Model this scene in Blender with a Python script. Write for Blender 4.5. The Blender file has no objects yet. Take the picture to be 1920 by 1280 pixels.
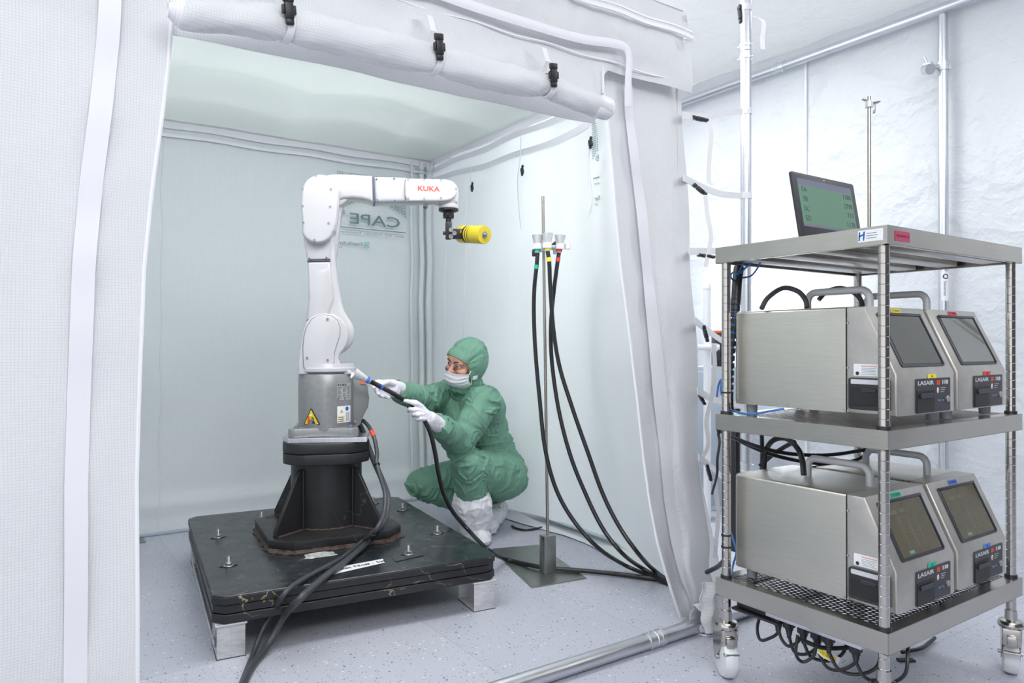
import bpy, bmesh, math, random
from mathutils import Vector, Matrix, noise
from math import sin, cos, pi, radians, sqrt, atan2
V = Vector
SC = bpy.context.scene
COL = SC.collection

# ------------------------------------------------------------------ camera
YAW = radians(34.28); F = 1357.0; HZ = 643.0          # focal length in px of a 1920 wide frame
FW = V((sin(YAW), cos(YAW), 0)); RT = V((cos(YAW), -sin(YAW), 0))
cam_d = bpy.data.cameras.new('camera'); cam = bpy.data.objects.new('camera', cam_d); COL.objects.link(cam)
cam_d.sensor_width = 36; cam_d.lens = 36 * F / 1920; cam_d.clip_start = .05
cam.location = (0, 0, 1); cam.rotation_euler = (pi / 2 + math.atan(3 / F), 0, -YAW)
SC.camera = cam
# ------------------------------------------------------------------ world + light
W = bpy.data.worlds.new('world'); SC.world = W; W.use_nodes = True
W.node_tree.nodes['Background'].inputs[0].default_value = (.97, .98, 1, 1)
W.node_tree.nodes['Background'].inputs[1].default_value = 1.15
SC.view_settings.view_transform = 'Standard'; SC.view_settings.look = 'None'
SC.view_settings.gamma = 1; SC.view_settings.use_curve_mapping = False
SC.view_settings.exposure = 0.28
def area(name, loc, target, sx, sy, power, col=(1, 1, 1), spread=180):
    d = bpy.data.lights.new(name, 'AREA'); d.shape = 'RECTANGLE'; d.size = sx; d.size_y = sy; d.energy = power; d.color = col
    o = bpy.data.objects.new(name, d); COL.objects.link(o); o.location = loc
    o.rotation_euler = (V(target) - V(loc)).to_track_quat('-Z', 'Y').to_euler(); d.spread = radians(spread); return o
area('ceiling_lamp', (.3, -.6, 2.62), (.9, .8, 0), 2.2, 1.2, 54)
area('ceiling_lamp', (2.9, .5, 2.66), (2.6, .9, 0), .5, 1.6, 14)
area('ceiling_lamp', (2.95, 3.2, 2.68), (2.95, 3.2, 0), .6, 2.2, 17)
area('ceiling_lamp', (.9, 3.1, 2.68), (.9, 3.1, 0), 2.0, 2.0, 90)
area('tent_fill', (.95, 2.15, 2.12), (.95, 3.1, .3), 2.2, .5, 23)              # added fill to brighten the interior, hidden behind the front header
area('side_fill', (2.95, 3.1, 2.6), (2.25, 3.1, 1.0), .3, 2.0, 11, spread=75)  # added fill outside the tent, brightens the side wall through the cloth
area('work_lamp', (4.3, 2.85, 1.2), (3.8, 2.8, 1.22), .4, .4, 75, spread=120)       # stands outside the foil wall, shines through it

# ------------------------------------------------------------------ pixel helpers (photo pixel + a known distance or plane -> a point in the room)
def at(px, py, Z): return RT * ((px - 960) * Z / F) + FW * Z + V((0, 0, 1 + (HZ - py) * Z / F))
def on_z(px, py, z): return at(px, py, (1 - z) * F / (py - HZ))
def on_y(px, py, y): return at(px, py, y / ((px - 960) / F * RT.y + FW.y))
def on_x(px, py, x): return at(px, py, x / ((px - 960) / F * RT.x + FW.x))
def lin(c):
    c = c / 255.0
    return c / 12.92 if c <= .04045 else ((c + .055) / 1.055) ** 2.4
def rgb(*c): return tuple(lin(x) for x in c) + (1,)
def fbm(x, y, z, o=3):
    s = 0; a = 1
    for i in range(o):
        s += a * noise.noise(V((x, y, z))); x *= 2.1; y *= 2.1; z *= 2.1; a *= .5
    return s
def lerp(a, b, t): return a + (b - a) * t
def interp(tab, x):
    if x <= tab[0][0]: return tab[0][1]
    for (x0, y0), (x1, y1) in zip(tab, tab[1:]):
        if x <= x1:
            t = (x - x0) / (x1 - x0); return lerp(y0, y1, t)
    return tab[-1][1]
def spline(pts, n=8):
    pts = [V(p) for p in pts]; out = []
    P = [pts[0] * 2 - pts[1]] + pts + [pts[-1] * 2 - pts[-2]]
    for i in range(1, len(P) - 2):
        a, b, c, d = P[i - 1:i + 3]
        for k in range(n):
            t = k / n
            out.append(.5 * ((2 * b) + (c - a) * t + (2 * a - 5 * b + 4 * c - d) * t * t + (3 * b - a - 3 * c + d) * t ** 3))
    out.append(pts[-1]); return out

# ------------------------------------------------------------------ materials
class NT:
    def __init__(s, name):
        s.m = bpy.data.materials.new(name); s.m.use_nodes = True; s.t = s.m.node_tree
        s.b = s.t.nodes['Principled BSDF']; s.out = s.t.nodes['Material Output']; s._tc = None
    def n(s, typ, **kw):
        k = s.t.nodes.new(typ)
        for a, b in kw.items(): setattr(k, a, b)
        return k
    def l(s, a, b): s.t.links.new(a, b)
    def tc(s, scale=(1, 1, 1)):
        if s._tc is None: s._tc = s.n('ShaderNodeTexCoord')
        mp = s.n('ShaderNodeMapping'); mp.inputs['Scale'].default_value = scale
        s.l(s._tc.outputs['Object'], mp.inputs[0]); return mp.outputs[0]
    def noise(s, scale, detail=3, sc=(1, 1, 1), dist=0):
        k = s.n('ShaderNodeTexNoise'); k.inputs['Scale'].default_value = scale; k.inputs['Detail'].default_value = detail
        k.inputs['Distortion'].default_value = dist
        s.l(s.tc(sc), k.inputs['Vector']); return k.outputs['Fac']
    def ramp(s, fac, stops):
        k = s.n('ShaderNodeValToRGB'); e = k.color_ramp.elements
        while len(e) < len(stops): e.new(.5)
        for i, (p, c) in enumerate(stops): e[i].position = p; e[i].color = c
        s.l(fac, k.inputs[0]); return k.outputs[0]
    def math(s, op, a, b=None):
        k = s.n('ShaderNodeMath', operation=op)
        for i, x in enumerate((a, b)):
            if x is None: continue
            if isinstance(x, (int, float)): k.inputs[i].default_value = x
            else: s.l(x, k.inputs[i])
        return k.outputs[0]
    def mix(s, fac, a, b):
        k = s.n('ShaderNodeMix', data_type='RGBA')
        if isinstance(fac, (int, float)): k.inputs[0].default_value = fac
        else: s.l(fac, k.inputs[0])
        for i, x in ((6, a), (7, b)):
            if isinstance(x, tuple): k.inputs[i].default_value = x
            else: s.l(x, k.inputs[i])
        return k.outputs[2]
    def bump(s, h, strength=.3, dist=.002):
        k = s.n('ShaderNodeBump'); k.inputs['Strength'].default_value = strength; k.inputs['Distance'].default_value = dist
        s.l(h, k.inputs['Height']); s.l(k.outputs[0], s.b.inputs['Normal']); return k
def M(name, c, rough=.5, metal=0, spec=.5, vary=0, vs=8, bump=0, bs=200, emit=0, coat=0, vsc=(1, 1, 1)):
    t = NT(name); t.b.inputs['Base Color'].default_value = rgb(*c); t.b.inputs['Roughness'].default_value = rough
    t.b.inputs['Metallic'].default_value = metal; t.b.inputs['Specular IOR Level'].default_value = spec
    t.b.inputs['Coat Weight'].default_value = coat
    if vary:
        lo = rgb(*[max(0, x * (1 - vary)) for x in c]); hi = rgb(*[min(255, x * (1 + vary)) for x in c])
        t.l(t.ramp(t.noise(vs, 4, vsc), [(.3, lo), (.7, hi)]), t.b.inputs['Base Color'])
    if bump: t.bump(t.noise(bs, 2), bump, .001)
    if emit:
        t.b.inputs['Emission Color'].default_value = rgb(*c); t.b.inputs['Emission Strength'].default_value = emit
    return t.m
def fabric(name, c, cell=.006, transl=.3, rough=.75, line=.9, bumps=.25, crink=0):
    t = NT(name); k = pi / cell
    sx = t.n('ShaderNodeSeparateXYZ'); t.l(t.tc(), sx.inputs[0])
    h = t.math('ADD', sx.outputs[0], sx.outputs[1])
    a = t.math('ABSOLUTE', t.math('SINE', t.math('MULTIPLY', h, k)))
    b = t.math('ABSOLUTE', t.math('SINE', t.math('MULTIPLY', sx.outputs[2], k)))
    g = t.math('MINIMUM', a, b)
    f = t.math('MINIMUM', t.math('MULTIPLY', g, 2.2), 1.0)
    col = t.mix(f, rgb(*[x * line for x in c]), rgb(*c)); t.l(col, t.b.inputs['Base Color'])
    t.b.inputs['Roughness'].default_value = rough; t.b.inputs['Specular IOR Level'].default_value = .25
    bp = t.bump(t.math('ADD', t.math('MULTIPLY', f, .12), t.noise(14, 3)), bumps, .012)
    tr = t.n('ShaderNodeBsdfTranslucent'); t.l(col, tr.inputs[0]); t.l(bp.outputs[0], tr.inputs['Normal'])
    mx = t.n('ShaderNodeMixShader'); mx.inputs[0].default_value = transl
    t.l(t.b.outputs[0], mx.inputs[1]); t.l(tr.outputs[0], mx.inputs[2]); t.l(mx.outputs[0], t.out.inputs[0])
    return t.m
def foil(name, c, transl=.3):
    t = NT(name); t.b.inputs['Roughness'].default_value = .38
    v = t.n('ShaderNodeTexVoronoi', feature='F1'); v.inputs['Scale'].default_value = 5.0
    ns = t.n('ShaderNodeTexNoise'); ns.inputs['Scale'].default_value = 3; ns.inputs['Detail'].default_value = 5
    t.l(t.tc(), ns.inputs['Vector'])
    mx = t.n('ShaderNodeMix', data_type='VECTOR'); mx.inputs[0].default_value = .35
    t.l(t.tc((1, .55, 1)), mx.inputs[4]); t.l(ns.outputs['Color'], mx.inputs[5]); t.l(mx.outputs[1], v.inputs['Vector'])
    v2 = t.n('ShaderNodeTexVoronoi', feature='F1'); v2.inputs['Scale'].default_value = 17; t.l(mx.outputs[1], v2.inputs['Vector'])
    h = t.math('ADD', v.outputs['Distance'], t.math('MULTIPLY', v2.outputs['Distance'], .28))
    h = t.math('ADD', h, t.math('MULTIPLY', t.noise(60, 2), .05))
    bp = t.bump(h, .5, .045)
    t.b.inputs['Base Color'].default_value = rgb(*c)
    tr = t.n('ShaderNodeBsdfTranslucent'); tr.inputs[0].default_value = rgb(*c); t.l(bp.outputs[0], tr.inputs['Normal'])
    m2 = t.n('ShaderNodeMixShader'); m2.inputs[0].default_value = transl
    t.l(t.b.outputs[0], m2.inputs[1]); t.l(tr.outputs[0], m2.inputs[2]); t.l(m2.outputs[0], t.out.inputs[0])
    return t.m
def brushed(name, c, rough=.3, sc=(2, 2, 160), vary=.06, metal=1, smud=.12):
    t = NT(name); t.b.inputs['Metallic'].default_value = metal
    n = t.noise(6, 3, sc); s2 = t.noise(9, 3)
    t.l(t.mix(t.math('MULTIPLY', t.ramp(s2, [(.45, (0, 0, 0, 1)), (.7, (1, 1, 1, 1))]), .5), t.ramp(n, [(.3, rgb(*[x * (1 - vary) for x in c])), (.7, rgb(*[min(255, x * (1 + vary)) for x in c]))]), rgb(*[x * (1 - vary * 1.6) for x in c])), t.b.inputs['Base Color'])
    t.l(t.math('ADD', t.math('MULTIPLY', s2, smud), rough - smud * .5), t.b.inputs['Roughness'])
    t.bump(n, .06, .001); return t.m
def floor_mat():
    t = NT('vinyl_floor')
    base = t.ramp(t.noise(1.1, 2), [(.3, rgb(178, 180, 191)), (.7, rgb(188, 190, 200))])
    gr = t.ramp(t.noise(260, 2), [(.35, rgb(162, 165, 180)), (.65, rgb(206, 208, 217))])
    c = t.mix(.42, base, gr)
    def fleck(scale, thr, dens, col, cc, st=(1, 1, 1)):
        v = t.n('ShaderNodeTexVoronoi'); v.inputs['Scale'].default_value = scale; t.l(t.tc(st), v.inputs['Vector'])
        sp = t.n('ShaderNodeSeparateColor'); t.l(v.outputs['Color'], sp.inputs[0])
        a = t.math('LESS_THAN', v.outputs['Distance'], thr); b = t.math('LESS_THAN', sp.outputs[0], dens)
        return t.mix(t.math('MULTIPLY', t.math('MULTIPLY', a, b), .85), cc, col)
    c = fleck(95, .22, .45, rgb(120, 125, 140), c, (1, .7, 1))
    c = fleck(60, .2, .12, rgb(66, 74, 92), c, (1, .8, 1))
    c = fleck(70, .24, .10, rgb(228, 229, 233), c, (.7, 1, 1))
    br = t.n('ShaderNodeTexBrick'); br.offset = 0; br.inputs['Scale'].default_value = 1; br.inputs['Brick Width'].default_value = .6
    br.inputs['Row Height'].default_value = .6; br.inputs['Mortar Size'].default_value = .0012
    br.inputs['Color1'].default_value = (1, 1, 1, 1); br.inputs['Color2'].default_value = (.9, .91, .93, 1); br.inputs['Mortar'].default_value = (.72, .72, .75, 1)
    t.l(t.tc(), br.inputs['Vector'])
    k = t.n('ShaderNodeMix', data_type='RGBA', blend_type='MULTIPLY'); k.inputs[0].default_value = 1
    t.l(c, k.inputs[6]); t.l(br.outputs['Color'], k.inputs[7]); t.l(k.outputs[2], t.b.inputs['Base Color'])
    t.l(t.math('ADD', t.math('MULTIPLY', t.noise(4, 3), .25), .32), t.b.inputs['Roughness'])
    return t.m
def black_paint(name, c, rough, scratch=(150, 150, 140), amt=.55, scale=9, metal=0, st=(1, 1, 1)):
    t = NT(name)
    n = t.noise(scale, 6, st, 1.2); m = t.noise(3.1, 2)
    v = t.n('ShaderNodeTexWave', wave_type='BANDS', bands_direction='DIAGONAL'); v.inputs['Scale'].default_value = 5; v.inputs['Distortion'].default_value = 9
    v.inputs['Detail'].default_value = 4; v.inputs['Detail Scale'].default_value = 1.6; t.l(t.tc(), v.inputs['Vector'])
    s1 = t.ramp(v.outputs['Fac'], [(.9965, (0, 0, 0, 1)), (.9999, (1, 1, 1, 1))])
    s2 = t.ramp(n, [(.66, (0, 0, 0, 1)), (.72, (1, 1, 1, 1))])
    mk = t.ramp(m, [(.5, (0, 0, 0, 1)), (.62, (1, 1, 1, 1))])
    s = t.math('MULTIPLY', t.math('MAXIMUM', s1, s2), t.math('MULTIPLY', mk, amt))
    base = t.ramp(t.noise(5, 4), [(.3, rgb(*[x * .85 for x in c])), (.7, rgb(*[x * 1.15 for x in c]))])
    t.l(t.mix(s, base, rgb(*scratch)), t.b.inputs['Base Color'])
    t.b.inputs['Metallic'].default_value = metal
    t.l(t.math('ADD', t.math('MULTIPLY', t.noise(14, 4), .22), rough - .1), t.b.inputs['Roughness'])
    return t.m
MT = dict(
    floor=floor_mat(),
    foil=foil('foil_sheet', (222, 226, 231), .2), roof_foil=foil('roof_foil', (240, 242, 243), .55),
    tent=fabric('tent_fabric', (239, 240, 243), .0062, .22, line=.95, bumps=.35), tent_in=fabric('tent_fabric_inside', (232, 238, 240), .012, .18, line=.97, bumps=.18),
    tent_bright=fabric('tent_fabric_lit_side', (240, 243, 244), .012, .5, line=.98, bumps=.12),  # side wall's stronger light is put into this paler, more translucent copy
    tent_top=fabric('tent_roof_fabric', (222, 226, 225), .02, .25, line=1, bumps=.1),
    band=M('smooth_tent_band', (229, 229, 235), .55, bump=.1, bs=25), piping=M('white_piping', (236, 236, 240), .5),
    web=M('white_webbing', (232, 232, 236), .7, bump=.3, bs=900), black=M('black_plastic', (34, 35, 40), .42),
    ink=M('printed_ink', (112, 134, 137), .8), inkg=M('printed_teal_ink', (128, 190, 182), .8),
    alu=brushed('aluminium_tube', (214, 216, 222), .34, (2, 2, 60), .03), galv=brushed('zinc_clamp', (222, 226, 229), .4),
    steel=brushed('stainless_steel', (186, 182, 176), .3, (90, 3, 3)), steel_v=brushed('stainless_steel_case', (206, 203, 195), .38, (2, 2, 40), .018),
    steel_rim=brushed('stainless_shelf_rim', (188, 184, 177), .25, (2, 2, 60), .02), chrome=M('chrome', (190, 187, 183), .16, 1),
    rodm=brushed('steel_rod', (176, 168, 160), .3, (3, 3, 30)), platem=brushed('ground_steel_plate', (160, 162, 158), .4, (40, 6, 6), .05),
    robot=M('white_robot_paint', (190, 189, 193), .28, coat=.3, vary=.008, vs=4), robot2=M('white_robot_cover', (193, 192, 196), .22, coat=.4),
    gap=M('dark_joint', (98, 100, 122), .6), screw=M('zinc_screw', (140, 148, 166), .35, .6), hole=M('socket_dark', (54, 58, 78), .5),
    cast=M('grey_metallic_paint', (150, 151, 152), .33, .45, vary=.03, vs=60), castd=M('grey_casting', (124, 126, 126), .4, .35),
    aplate=brushed('aluminium_plate', (206, 208, 214), .3, (60, 3, 3)),
    red=M('orange_red_print', (222, 72, 44), .5), yellow=M('warning_yellow', (240, 208, 40), .45), white=M('white_label', (232, 233, 237), .5),
    silver=M('silver_label', (188, 190, 190), .35, .5), txt=M('dark_lettering', (48, 50, 56), .6), blueink=M('blue_print', (38, 98, 170), .5),
    orange=M('orange_tape', (226, 104, 60), .55),
    ped=black_paint('black_steel_paint', (36, 36, 38), .42, (120, 118, 116), .5, 7), pal=black_paint('black_pallet_paint', (40, 44, 48), .27, (128, 134, 128), .6, 12),
    pale=black_paint('worn_pallet_edge', (38, 38, 42), .45, (168, 158, 120), 1.0, 5, 0, (1, 1, 5)), rust=M('rusty_weld', (62, 50, 46), .85, vary=.4, vs=60, bump=.8, bs=150),
    foot=brushed('pallet_foot', (212, 212, 214), .45, (4, 4, 20), .06, .35), zinc=M('zinc_bolt', (170, 172, 174), .35, .9),
    tape=M('torn_tape', (176, 180, 178), .5, vary=.2, vs=50), cable=M('dark_grey_cable', (64, 67, 72), .42), hose=M('black_hose', (30, 30, 34), .33),
    ye=M('yellow_urethane', (206, 186, 44), .32, coat=.2), tool=M('black_anodised', (40, 38, 40), .4, .3),
    nozzle=brushed('nozzle_aluminium', (220, 220, 222), .36, (30, 30, 3), .03, .55), blue=M('blue_tape', (70, 122, 214), .5), green=M('green_tape', (20, 178, 150), .5),
    yt=M('yellow_tape', (238, 216, 52), .5), rt=M('red_tape', (222, 60, 76), .5), purple=M('magenta_tape', (176, 60, 96), .5),
    bezel=M('brushed_bezel', (190, 187, 183), .4, .75, vary=.03, vs=30), panel=M('black_panel', (48, 47, 52), .4), slot=M('slot_black', (30, 30, 33), .5),
    perf=M('perforated_steel', (104, 102, 100), .28, .9), foot_g=M('grey_rubber_foot', (134, 140, 150), .6), handle=M('silver_handle', (206, 208, 213), .38, .15),  # perforated plate: dark reflection of the counters is put into the colour
    lcd=M('lcd_olive', (78, 72, 50), .18, vary=.06, vs=40), lcd_off=M('lcd_dark', (66, 66, 58), .1), lcd_ink=M('lcd_marks', (104, 98, 74), .4),
    lcd_dim=M('lcd_grey', (112, 114, 112), .08), frame=M('screen_frame', (40, 40, 50), .35),
    lap=M('laptop_black', (52, 52, 58), .42), lgreen=M('laptop_screen_green', (84, 124, 102), .3, emit=.08), lbar=M('laptop_screen_bar', (100, 102, 122), .3, emit=.05), ltxt=M('laptop_digits', (62, 70, 86), .5),
    eth=M('blue_cable', (42, 104, 170), .45), skin=M('skin', (205, 152, 132), .5, vary=.04, vs=30), brow=M('dark_brow', (62, 46, 44), .8),
    eyew=M('eye_white', (214, 210, 210), .2), iris=M('blue_iris', (74, 110, 150), .2), pupil=M('pupil', (18, 18, 22), .2), lip=M('lips', (180, 110, 104), .5),
    mask=M('white_mask', (226, 224, 232), .8, bump=.15, bs=120), glove=M('white_glove', (222, 220, 228), .6, bump=.35, bs=90),
    boot=M('white_overshoe', (224, 224, 230), .7, bump=.4, bs=30), wheel=M('wrapped_wheel', (220, 222, 226), .45, bump=.5, bs=40),
    flexw=M('white_strap_film', (236, 237, 240), .5), hall=M('grey_unseen_wall', (112, 114, 118), .8), panelb=M('pale_blue_panel', (170, 182, 194), .5), rubber=M('black_rubber', (44, 46, 52), .6),
)
def gown_mat():
    t = NT('green_gown'); c = (108, 152, 132)
    g = t.ramp(t.noise(5, 3), [(.3, rgb(104, 148, 128)), (.7, rgb(115, 159, 139))]); t.l(g, t.b.inputs['Base Color'])
    t.b.inputs['Roughness'].default_value = .62; t.b.inputs['Specular IOR Level'].default_value = .35
    w = t.n('ShaderNodeTexNoise'); w.inputs['Scale'].default_value = 16; w.inputs['Detail'].default_value = 3; w.inputs['Distortion'].default_value = .6
    t.l(t.tc((1, 1, .55)), w.inputs['Vector'])
    t.bump(t.math('ADD', w.outputs['Fac'], t.math('MULTIPLY', t.noise(500, 1), .02)), .75, .022); return t.m
MT['gown'] = gown_mat()

# ------------------------------------------------------------------ object helpers
ORG = {}
def tag(o, label=None, cat=None, group=None, kind=None):
    if label: o['label'] = label
    if cat: o['category'] = cat
    if group: o['group'] = group
    if kind: o['kind'] = kind
    return o
def thing(name, loc, label, cat, group=None):
    o = bpy.data.objects.new(name, None); COL.objects.link(o); o.location = loc; o.empty_display_size = .05
    ORG[o.name] = V(loc); return tag(o, label, cat, group)
def obj(name, bm, mat, parent=None, label=None, smooth=40, origin=None):
    """bm holds world coordinates; the mesh is stored relative to its thing"""
    if isinstance(bm, bmesh.types.BMesh):
        me = bpy.data.meshes.new(name); bm.to_mesh(me); bm.free()
    else: me = bm
    if smooth:
        me.polygons.foreach_set('use_smooth', [True] * len(me.polygons))
        me.set_sharp_from_angle(angle=radians(smooth))
    for m in (mat if isinstance(mat, (list, tuple)) else [mat]):
        me.materials.append(MT[m] if isinstance(m, str) else m)
    o = bpy.data.objects.new(name, me); COL.objects.link(o)
    if parent is not None:
        org = ORG[parent.name]; o.parent = parent; me.transform(Matrix.Translation(-org)); ORG[o.name] = org
    else:
        org = V(origin) if origin is not None else V((0, 0, 0))
        o.location = org; me.transform(Matrix.Translation(-org)); ORG[o.name] = org
    if label: o['label'] = label
    return o
def nb(): return bmesh.new()
def bxm(bm, Mx, sx, sy, sz, bev=0):
    g = bmesh.ops.create_cube(bm, size=1, matrix=Mx @ Matrix.Diagonal((sx, sy, sz, 1)))
    if bev:
        vs = set(g['verts']); es = [e for e in bm.edges if e.verts[0] in vs and e.verts[1] in vs]
        bmesh.ops.bevel(bm, geom=es, offset=bev, segments=2, affect='EDGES', profile=.5)
    return bm
def bx(bm, x0, y0, z0, x1, y1, z1, bev=0):
    return bxm(bm, Matrix.Translation(((x0 + x1) / 2, (y0 + y1) / 2, (z0 + z1) / 2)), abs(x1 - x0), abs(y1 - y0), abs(z1 - z0), bev)
def frame(o, x, y, z):
    m = Matrix.Identity(4)
    for i, a in enumerate((x, y, z)):
        for j in range(3): m[j][i] = a[j]
    for j in range(3): m[j][3] = o[j]
    return m
def axisM(o, d, up=V((0, 0, 1))):
    d = V(d).normalized(); x = up.cross(d)
    if x.length < 1e-4: x = V((1, 0, 0))
    x.normalize(); return frame(o, x, d.cross(x), d)
def cyl(bm, a, b, r, r2=None, seg=20, cap=True):
    a = V(a); b = V(b); d = b - a
    bmesh.ops.create_cone(bm, cap_ends=cap, segments=seg, radius1=r, radius2=r if r2 is None else r2, depth=d.length, matrix=axisM((a + b) / 2, d)); return bm
def sph(bm, c, r, sc=(1, 1, 1), rot=None, seg=16):
    m = Matrix.Translation(V(c)) @ (rot.to_4x4() if rot else Matrix.Identity(4)) @ Matrix.Diagonal((r * sc[0], r * sc[1], r * sc[2], 1))
    bmesh.ops.create_uvsphere(bm, u_segments=seg, v_segments=max(6, seg // 2), radius=1, matrix=m); return bm
def tube(bm, pts, r, seg=10, cap=True):
    pts = [V(p) for p in pts]; rings = []; prev = None
    rf = r if callable(r) else (lambda t: r)
    for i, p in enumerate(pts):
        d = (pts[min(i + 1, len(pts) - 1)] - pts[max(i - 1, 0)]).normalized()
        if prev is None:
            x = d.cross(V((0, 0, 1)));
            if x.length < .05: x = d.cross(V((0, 1, 0)))
        else: x = prev - d * prev.dot(d)
        x.normalize(); prev = x; y = d.cross(x); rr = rf(i / (len(pts) - 1))
        rings.append([bm.verts.new(p + (x * cos(2 * pi * k / seg) + y * sin(2 * pi * k / seg)) * rr) for k in range(seg)])
    for a, b in zip(rings, rings[1:]):
        for k in range(seg): bm.faces.new((a[k], a[(k + 1) % seg], b[(k + 1) % seg], b[k]))
    if cap: bm.faces.new(rings[0][::-1]); bm.faces.new(rings[-1])
    return bm
def ribbon(bm, pts, w, side, th=.0015):
    """flat webbing along pts, width vector direction side"""
    side = V(side).normalized(); rows = []
    pts = [V(p) for p in pts]
    for i, p in enumerate(pts):
        d = (pts[min(i + 1, len(pts) - 1)] - pts[max(i - 1, 0)]).normalized(); n = d.cross(side).normalized() * th
        s = side * w / 2
        rows.append([bm.verts.new(p + s + n), bm.verts.new(p - s + n), bm.verts.new(p - s - n), bm.verts.new(p + s - n)])
    for a, b in zip(rows, rows[1:]):
        for k in range(4): bm.faces.new((a[k], a[(k + 1) % 4], b[(k + 1) % 4], b[k]))
    bm.faces.new(rows[0][::-1]); bm.faces.new(rows[-1]); return bm
def lathe(bm, prof, Mx, seg=32):
    rings = []
    for r, z in prof:
        rings.append([bm.verts.new(Mx @ V((r * cos(2 * pi * k / seg), r * sin(2 * pi * k / seg), z))) for k in range(seg)])
    for a, b in zip(rings, rings[1:]):
        for k in range(seg): bm.faces.new((a[k], a[(k + 1) % seg], b[(k + 1) % seg], b[k]))
    if prof[0][0] > 1e-5: bm.faces.new(rings[0][::-1])
    if prof[-1][0] > 1e-5: bm.faces.new(rings[-1])
    bmesh.ops.remove_doubles(bm, verts=bm.verts[:], dist=1e-6); return bm
def prism(bm, pts, Mx, z0, z1, bev=0, seg=3, both=True):
    """2-D outline in local XY of Mx extruded from z0 to z1, face edges rounded"""
    vs = [bm.verts.new(Mx @ V((p[0], p[1], z0))) for p in pts]; f = bm.faces.new(vs)
    r = bmesh.ops.extrude_face_region(bm, geom=[f]); nv = [g for g in r['geom'] if isinstance(g, bmesh.types.BMVert)]
    d = (Mx.to_3x3() @ V((0, 0, z1 - z0)))
    for v in nv: v.co += d
    top = [g for g in r['geom'] if isinstance(g, bmesh.types.BMFace)][0]
    loops = [top] + ([f] if both and f.is_valid else [])
    bmesh.ops.recalc_face_normals(bm, faces=bm.faces[:])
    if bev:
        es = set()
        for ff in loops: es |= set(ff.edges)
        bmesh.ops.bevel(bm, geom=list(es), offset=bev, segments=seg, affect='EDGES', profile=.5, clamp_overlap=True)
    return bm
def sheet(bm, fn, nu, nv, th=.002):
    """cloth: fn(u,v) -> point; given a real thickness"""
    G = [[fn(i / nu, j / nv) for j in range(nv + 1)] for i in range(nu + 1)]
    A = [[None] * (nv + 1) for _ in range(nu + 1)]; B = [[None] * (nv + 1) for _ in range(nu + 1)]
    for i in range(nu + 1):
        for j in range(nv + 1):
            du = G[min(i + 1, nu)][j] - G[max(i - 1, 0)][j]; dv = G[i][min(j + 1, nv)] - G[i][max(j - 1, 0)]
            n = du.cross(dv)
            n = n.normalized() * th / 2 if n.length > 1e-12 else V((0, 0, th / 2))
            A[i][j] = bm.verts.new(G[i][j] + n); B[i][j] = bm.verts.new(G[i][j] - n)
    for i in range(nu):
        for j in range(nv):
            bm.faces.new((A[i][j], A[i + 1][j], A[i + 1][j + 1], A[i][j + 1])); bm.faces.new((B[i][j + 1], B[i + 1][j + 1], B[i + 1][j], B[i][j]))
    for i in range(nu):
        bm.faces.new((B[i][0], B[i + 1][0], A[i + 1][0], A[i][0])); bm.faces.new((A[i][nv], A[i + 1][nv], B[i + 1][nv], B[i][nv]))
    for j in range(nv):
        bm.faces.new((A[0][j], A[0][j + 1], B[0][j + 1], B[0][j])); bm.faces.new((B[nu][j], B[nu][j + 1], A[nu][j + 1], A[nu][j]))
    return bm
def rrect(w, h, r, n=4, cx=0, cy=0):
    out = []
    for sx, sy, a0 in ((1, 1, 0), (-1, 1, 90), (-1, -1, 180), (1, -1, 270)):
        for k in range(n + 1):
            a = radians(a0 + 90 * k / n); out.append((cx + sx * (w / 2 - r) + r * cos(a), cy + sy * (h / 2 - r) + r * sin(a)))
    return out
def arc(cx, cy, r, a0, a1, n=10): return [(cx + r * cos(radians(lerp(a0, a1, k / n))), cy + r * sin(radians(lerp(a0, a1, k / n)))) for k in range(n + 1)]
def text(body, h, fn, name, mat, parent, w=None, align='CENTER', th=.0003, spacing=1, label=None, bold=0):
    """lettering as thin geometry; fn maps (x, y, z) of the text plane to a world point; h = cap height; w = total width"""
    c = bpy.data.curves.new('lettering', 'FONT'); c.body = body; c.size = 1; c.align_x = align; c.align_y = 'CENTER'; c.extrude = .5; c.resolution_u = 2
    c.space_character = spacing; c.offset = bold
    t = bpy.data.objects.new('t', c); COL.objects.link(t)
    dg = bpy.context.evaluated_depsgraph_get(); me = bpy.data.meshes.new_from_object(t.evaluated_get(dg))
    bpy.data.objects.remove(t); bpy.data.curves.remove(c)
    if not len(me.vertices): return None
    xs = [v.co.x for v in me.vertices]; wid = max(xs) - min(xs); s = h / .72; sx = s if w is None else w / wid
    for v in me.vertices:
        p = v.co; v.co = fn(p.x * sx, p.y * s, (p.z + .5) * th)
    me.name = name
    return obj(name, me, mat, parent, label, smooth=0)
def planefn(o, x, y):
    o = V(o); x = V(x).normalized(); y = V(y).normalized(); n = x.cross(y)
    return lambda a, b, c: o + x * a + y * b + n * c
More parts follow.
